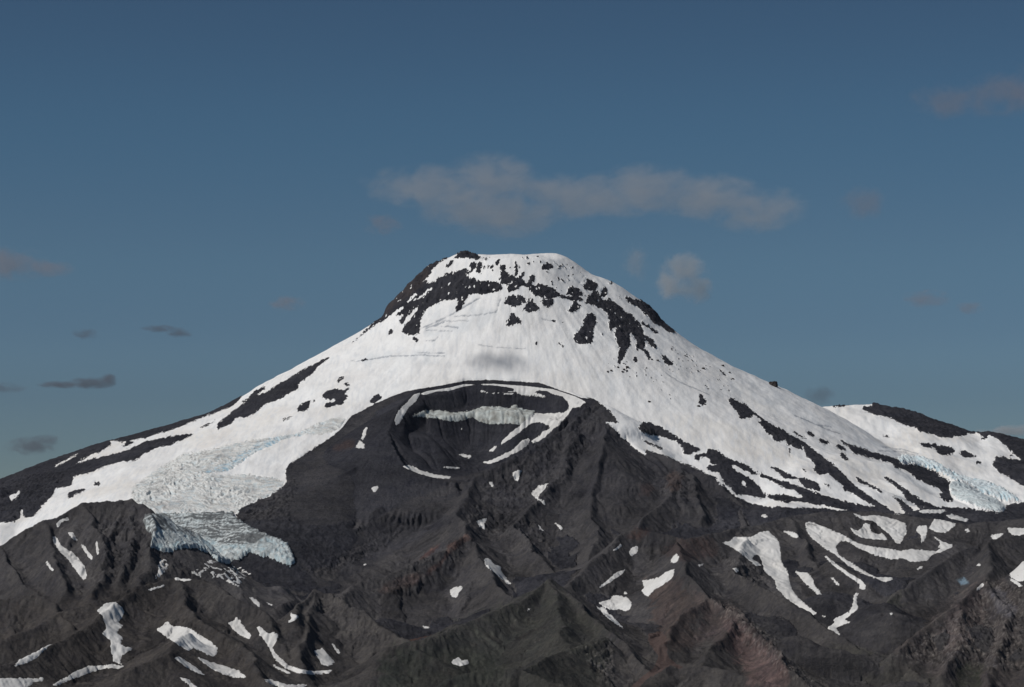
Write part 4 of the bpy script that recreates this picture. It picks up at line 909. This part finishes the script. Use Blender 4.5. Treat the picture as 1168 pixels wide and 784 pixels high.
# ---- clouds: noise-filled volumes beyond the haze
def cloud(blobs,color,dens,label,Y=50000,nscale=2.2,seed=0,thr=.0,group='thin clouds in the sky'):
    """blobs: px,py,rx,ry,(weight)"""
    s=Y/F;B=[]
    for b_ in blobs:
        X,_,Zc=world(b_[0],b_[1],Y);B.append((float(X),Y,float(Zc),b_[2]*s,b_[3]*s,b_[4] if len(b_)>4 else 1.))
    lo=np.array([min(q[0]-q[3]*1.25 for q in B),0,min(q[2]-q[4]*1.25 for q in B)]);hi=np.array([max(q[0]+q[3]*1.25 for q in B),0,max(q[2]+q[4]*1.25 for q in B)])
    c=(lo+hi)/2;c[1]=Y;hx,hz=(hi-lo)[[0,2]]/2;depth=max(min(hx,hz*2.2),max(q[4] for q in B))
    bm=bmesh.new();bmesh.ops.create_icosphere(bm,subdivisions=3,radius=1)
    for v_ in bm.verts:
        k=max(abs(v_.co.x),abs(v_.co.y),abs(v_.co.z));q=v_.co.lerp(v_.co/k,.75);v_.co=Vector((q.x*hx*1.08,q.y*depth*1.15,q.z*hz*1.08))
    me=bpy.data.meshes.new('cloud');bm.to_mesh(me);bm.free()
    m=bpy.data.materials.new('cloud');m.use_nodes=True;n=m.node_tree;n.nodes.clear();L=n.links.new
    out=n.nodes.new('ShaderNodeOutputMaterial');pv=n.nodes.new('ShaderNodeVolumePrincipled');L(pv.outputs[0],out.inputs['Volume'])
    pv.inputs['Color'].default_value=(*color,1);pv.inputs['Anisotropy'].default_value=.1
    co=N(n,'ShaderNodeTexCoord').outputs['Object'];acc=None
    for q in B:
        mp=N(n,'ShaderNodeMapping',vector_type='POINT');mp.inputs['Scale'].default_value=(1/q[3],1/depth,1/q[4])
        mp.inputs['Location'].default_value=(-(q[0]-c[0])/q[3],0,-(q[2]-c[2])/q[4]);L(co,mp.inputs[0])
        ln=N(n,'ShaderNodeVectorMath',operation='LENGTH');L(mp.outputs[0],ln.inputs[0])
        f=N(n,'ShaderNodeMath',operation='MULTIPLY_ADD');L(ln.outputs['Value'],f.inputs[0]);f.inputs[1].default_value=-q[5];f.inputs[2].default_value=q[5]
        if acc is None:acc=f.outputs[0]
        else:
            mx=N(n,'ShaderNodeMath',operation='SMOOTH_MAX');L(acc,mx.inputs[0]);L(f.outputs[0],mx.inputs[1]);mx.inputs[2].default_value=.15;acc=mx.outputs[0]
    nm=N(n,'ShaderNodeMapping');nm.inputs['Location'].default_value=(seed*3.7,seed*1.3,seed*5.1);rz=max(q[4] for q in B);rx_=np.mean([q[3] for q in B])
    nm.inputs['Scale'].default_value=(nscale/(rx_*.5+rz*.5),nscale/depth,nscale/rz);L(co,nm.inputs[0])
    nz=noise(n,nm.outputs[0],1.0,5,.62,.3)
    a1=N(n,'ShaderNodeMath',operation='MULTIPLY_ADD');L(nz,a1.inputs[0]);a1.inputs[1].default_value=2.9;a1.inputs[2].default_value=-1.62+thr
    a2=N(n,'ShaderNodeMath',operation='ADD');L(a1.outputs[0],a2.inputs[0]);L(acc,a2.inputs[1])
    mr=N(n,'ShaderNodeMapRange',interpolation_type='SMOOTHSTEP');L(a2.outputs[0],mr.inputs[0]);mr.inputs[1].default_value=.0;mr.inputs[2].default_value=.95;mr.inputs[3].default_value=0;mr.inputs[4].default_value=dens/depth
    # no density outside the blobs
    gt=N(n,'ShaderNodeMath',operation='MULTIPLY');st_=N(n,'ShaderNodeMapRange');L(acc,st_.inputs[0]);st_.inputs[1].default_value=0.0;st_.inputs[2].default_value=.22
    L(mr.outputs[0],gt.inputs[0]);L(st_.outputs[0],gt.inputs[1]);L(gt.outputs[0],pv.inputs['Density'])
    me.materials.append(m);o=bpy.data.objects.new('cloud',me);o.location=c;C.objects.link(o)
    return tag(o,label,'cloud',group)
GREY=(.92,.90,.90);MAUVE=(.66,.58,.60);DUSK=(.30,.31,.36);WHITE=(1,1,1)
cloud([(490,214,90,24),(560,205,60,32),(575,245,80,30),(650,225,100,26),(735,214,80,26),(800,225,80,28),(865,240,65,26),(540,240,70,26),(700,228,120,18)],GREY,.80,'long thin grey cloud stretched above the summit',nscale=1.9,seed=1,thr=.22)
cloud([(780,308,34,24),(768,325,30,22),(795,330,22,20)],WHITE,1.0,'small white puff of cloud right of the summit',Y=48000,nscale=1.5,seed=2,thr=.15)
cloud([(725,300,22,28)],GREY,.45,'faint wisp between the summit and the white puff',Y=49000,nscale=1.5,seed=3)
cloud([(5,302,60,24),(50,305,40,12)],MAUVE,0.75,'dusky cloud cut by the left edge high in the sky',seed=4,nscale=1.4,thr=.1)
cloud([(327,346,24,12)],MAUVE,0.60,'small faint mauve cloud left of the summit',seed=5,nscale=1.3,thr=.15)
cloud([(182,375,24,5),(204,380,18,7)],DUSK,0.90,'thin dark wisp in the middle of the left sky',seed=6,nscale=1.2,thr=.2)
cloud([(97,381,17,8)],DUSK,0.63,'tiny dark wisp left of the thin dark wisp',seed=7,nscale=1.2,thr=.15)
cloud([(70,439,38,5),(105,437,30,8),(124,434,10,9)],DUSK,1.20,'flat dark cloud with an upturned right end low on the left',seed=8,nscale=1.2,thr=.25)
cloud([(35,509,34,13),(52,503,22,8)],DUSK,0.98,'ragged dark cloud just above the left slope',seed=9,nscale=1.3,thr=.2)
cloud([(5,443,30,8)],DUSK,0.60,'tiny dark cloud at the left edge beside the flat dark cloud',seed=10,nscale=1.2,thr=.15)
cloud([(1080,115,50,24),(1145,108,60,30),(1180,100,50,30)],MAUVE,0.63,'soft reddish grey cloud in the upper right corner',seed=11,nscale=1.4,thr=.1)
cloud([(985,232,34,24)],MAUVE,0.45,'faint reddish cloud right of the long cloud',seed=12,nscale=1.3,thr=.1)
cloud([(1056,341,34,13)],MAUVE,0.54,'faint brownish wisp in the right sky',seed=13,nscale=1.3,thr=.12)
cloud([(1106,351,20,9)],MAUVE,0.54,'smaller brownish wisp beside the right one',seed=14,nscale=1.3,thr=.12)
cloud([(1150,492,44,9),(1190,490,40,9)],WHITE,1.3,'low pale cloud behind the right shoulder',seed=15,nscale=1.3,thr=.15)
cloud([(936,452,24,16)],DUSK,0.45,'faint dark smudge of cloud beside the right skyline',seed=16,nscale=1.3,thr=.1)
cloud([(437,256,28,15)],MAUVE,0.48,'faint wisp under the left end of the long cloud',seed=17,nscale=1.3,thr=.1)
def shade_cloud(px,py,t,rx,ry,rz,dens,label,seed):
    p=Vector(ground_at(px,py))+sd*t
    s=p.y/F;a_,b_=pixel(np.array([p.x]),np.array([p.y]),np.array([p.z]))
    o=cloud([(float(a_[0]),float(b_[0]),rx/s,rz/s)],GREY,dens,label,Y=p.y,nscale=2.4,seed=seed,thr=.1);return o
shade_cloud(568,414,6500,240,0,60,1.9,'small cloud overhead whose soft shadow falls on the snow above the crater',31)
log('done')
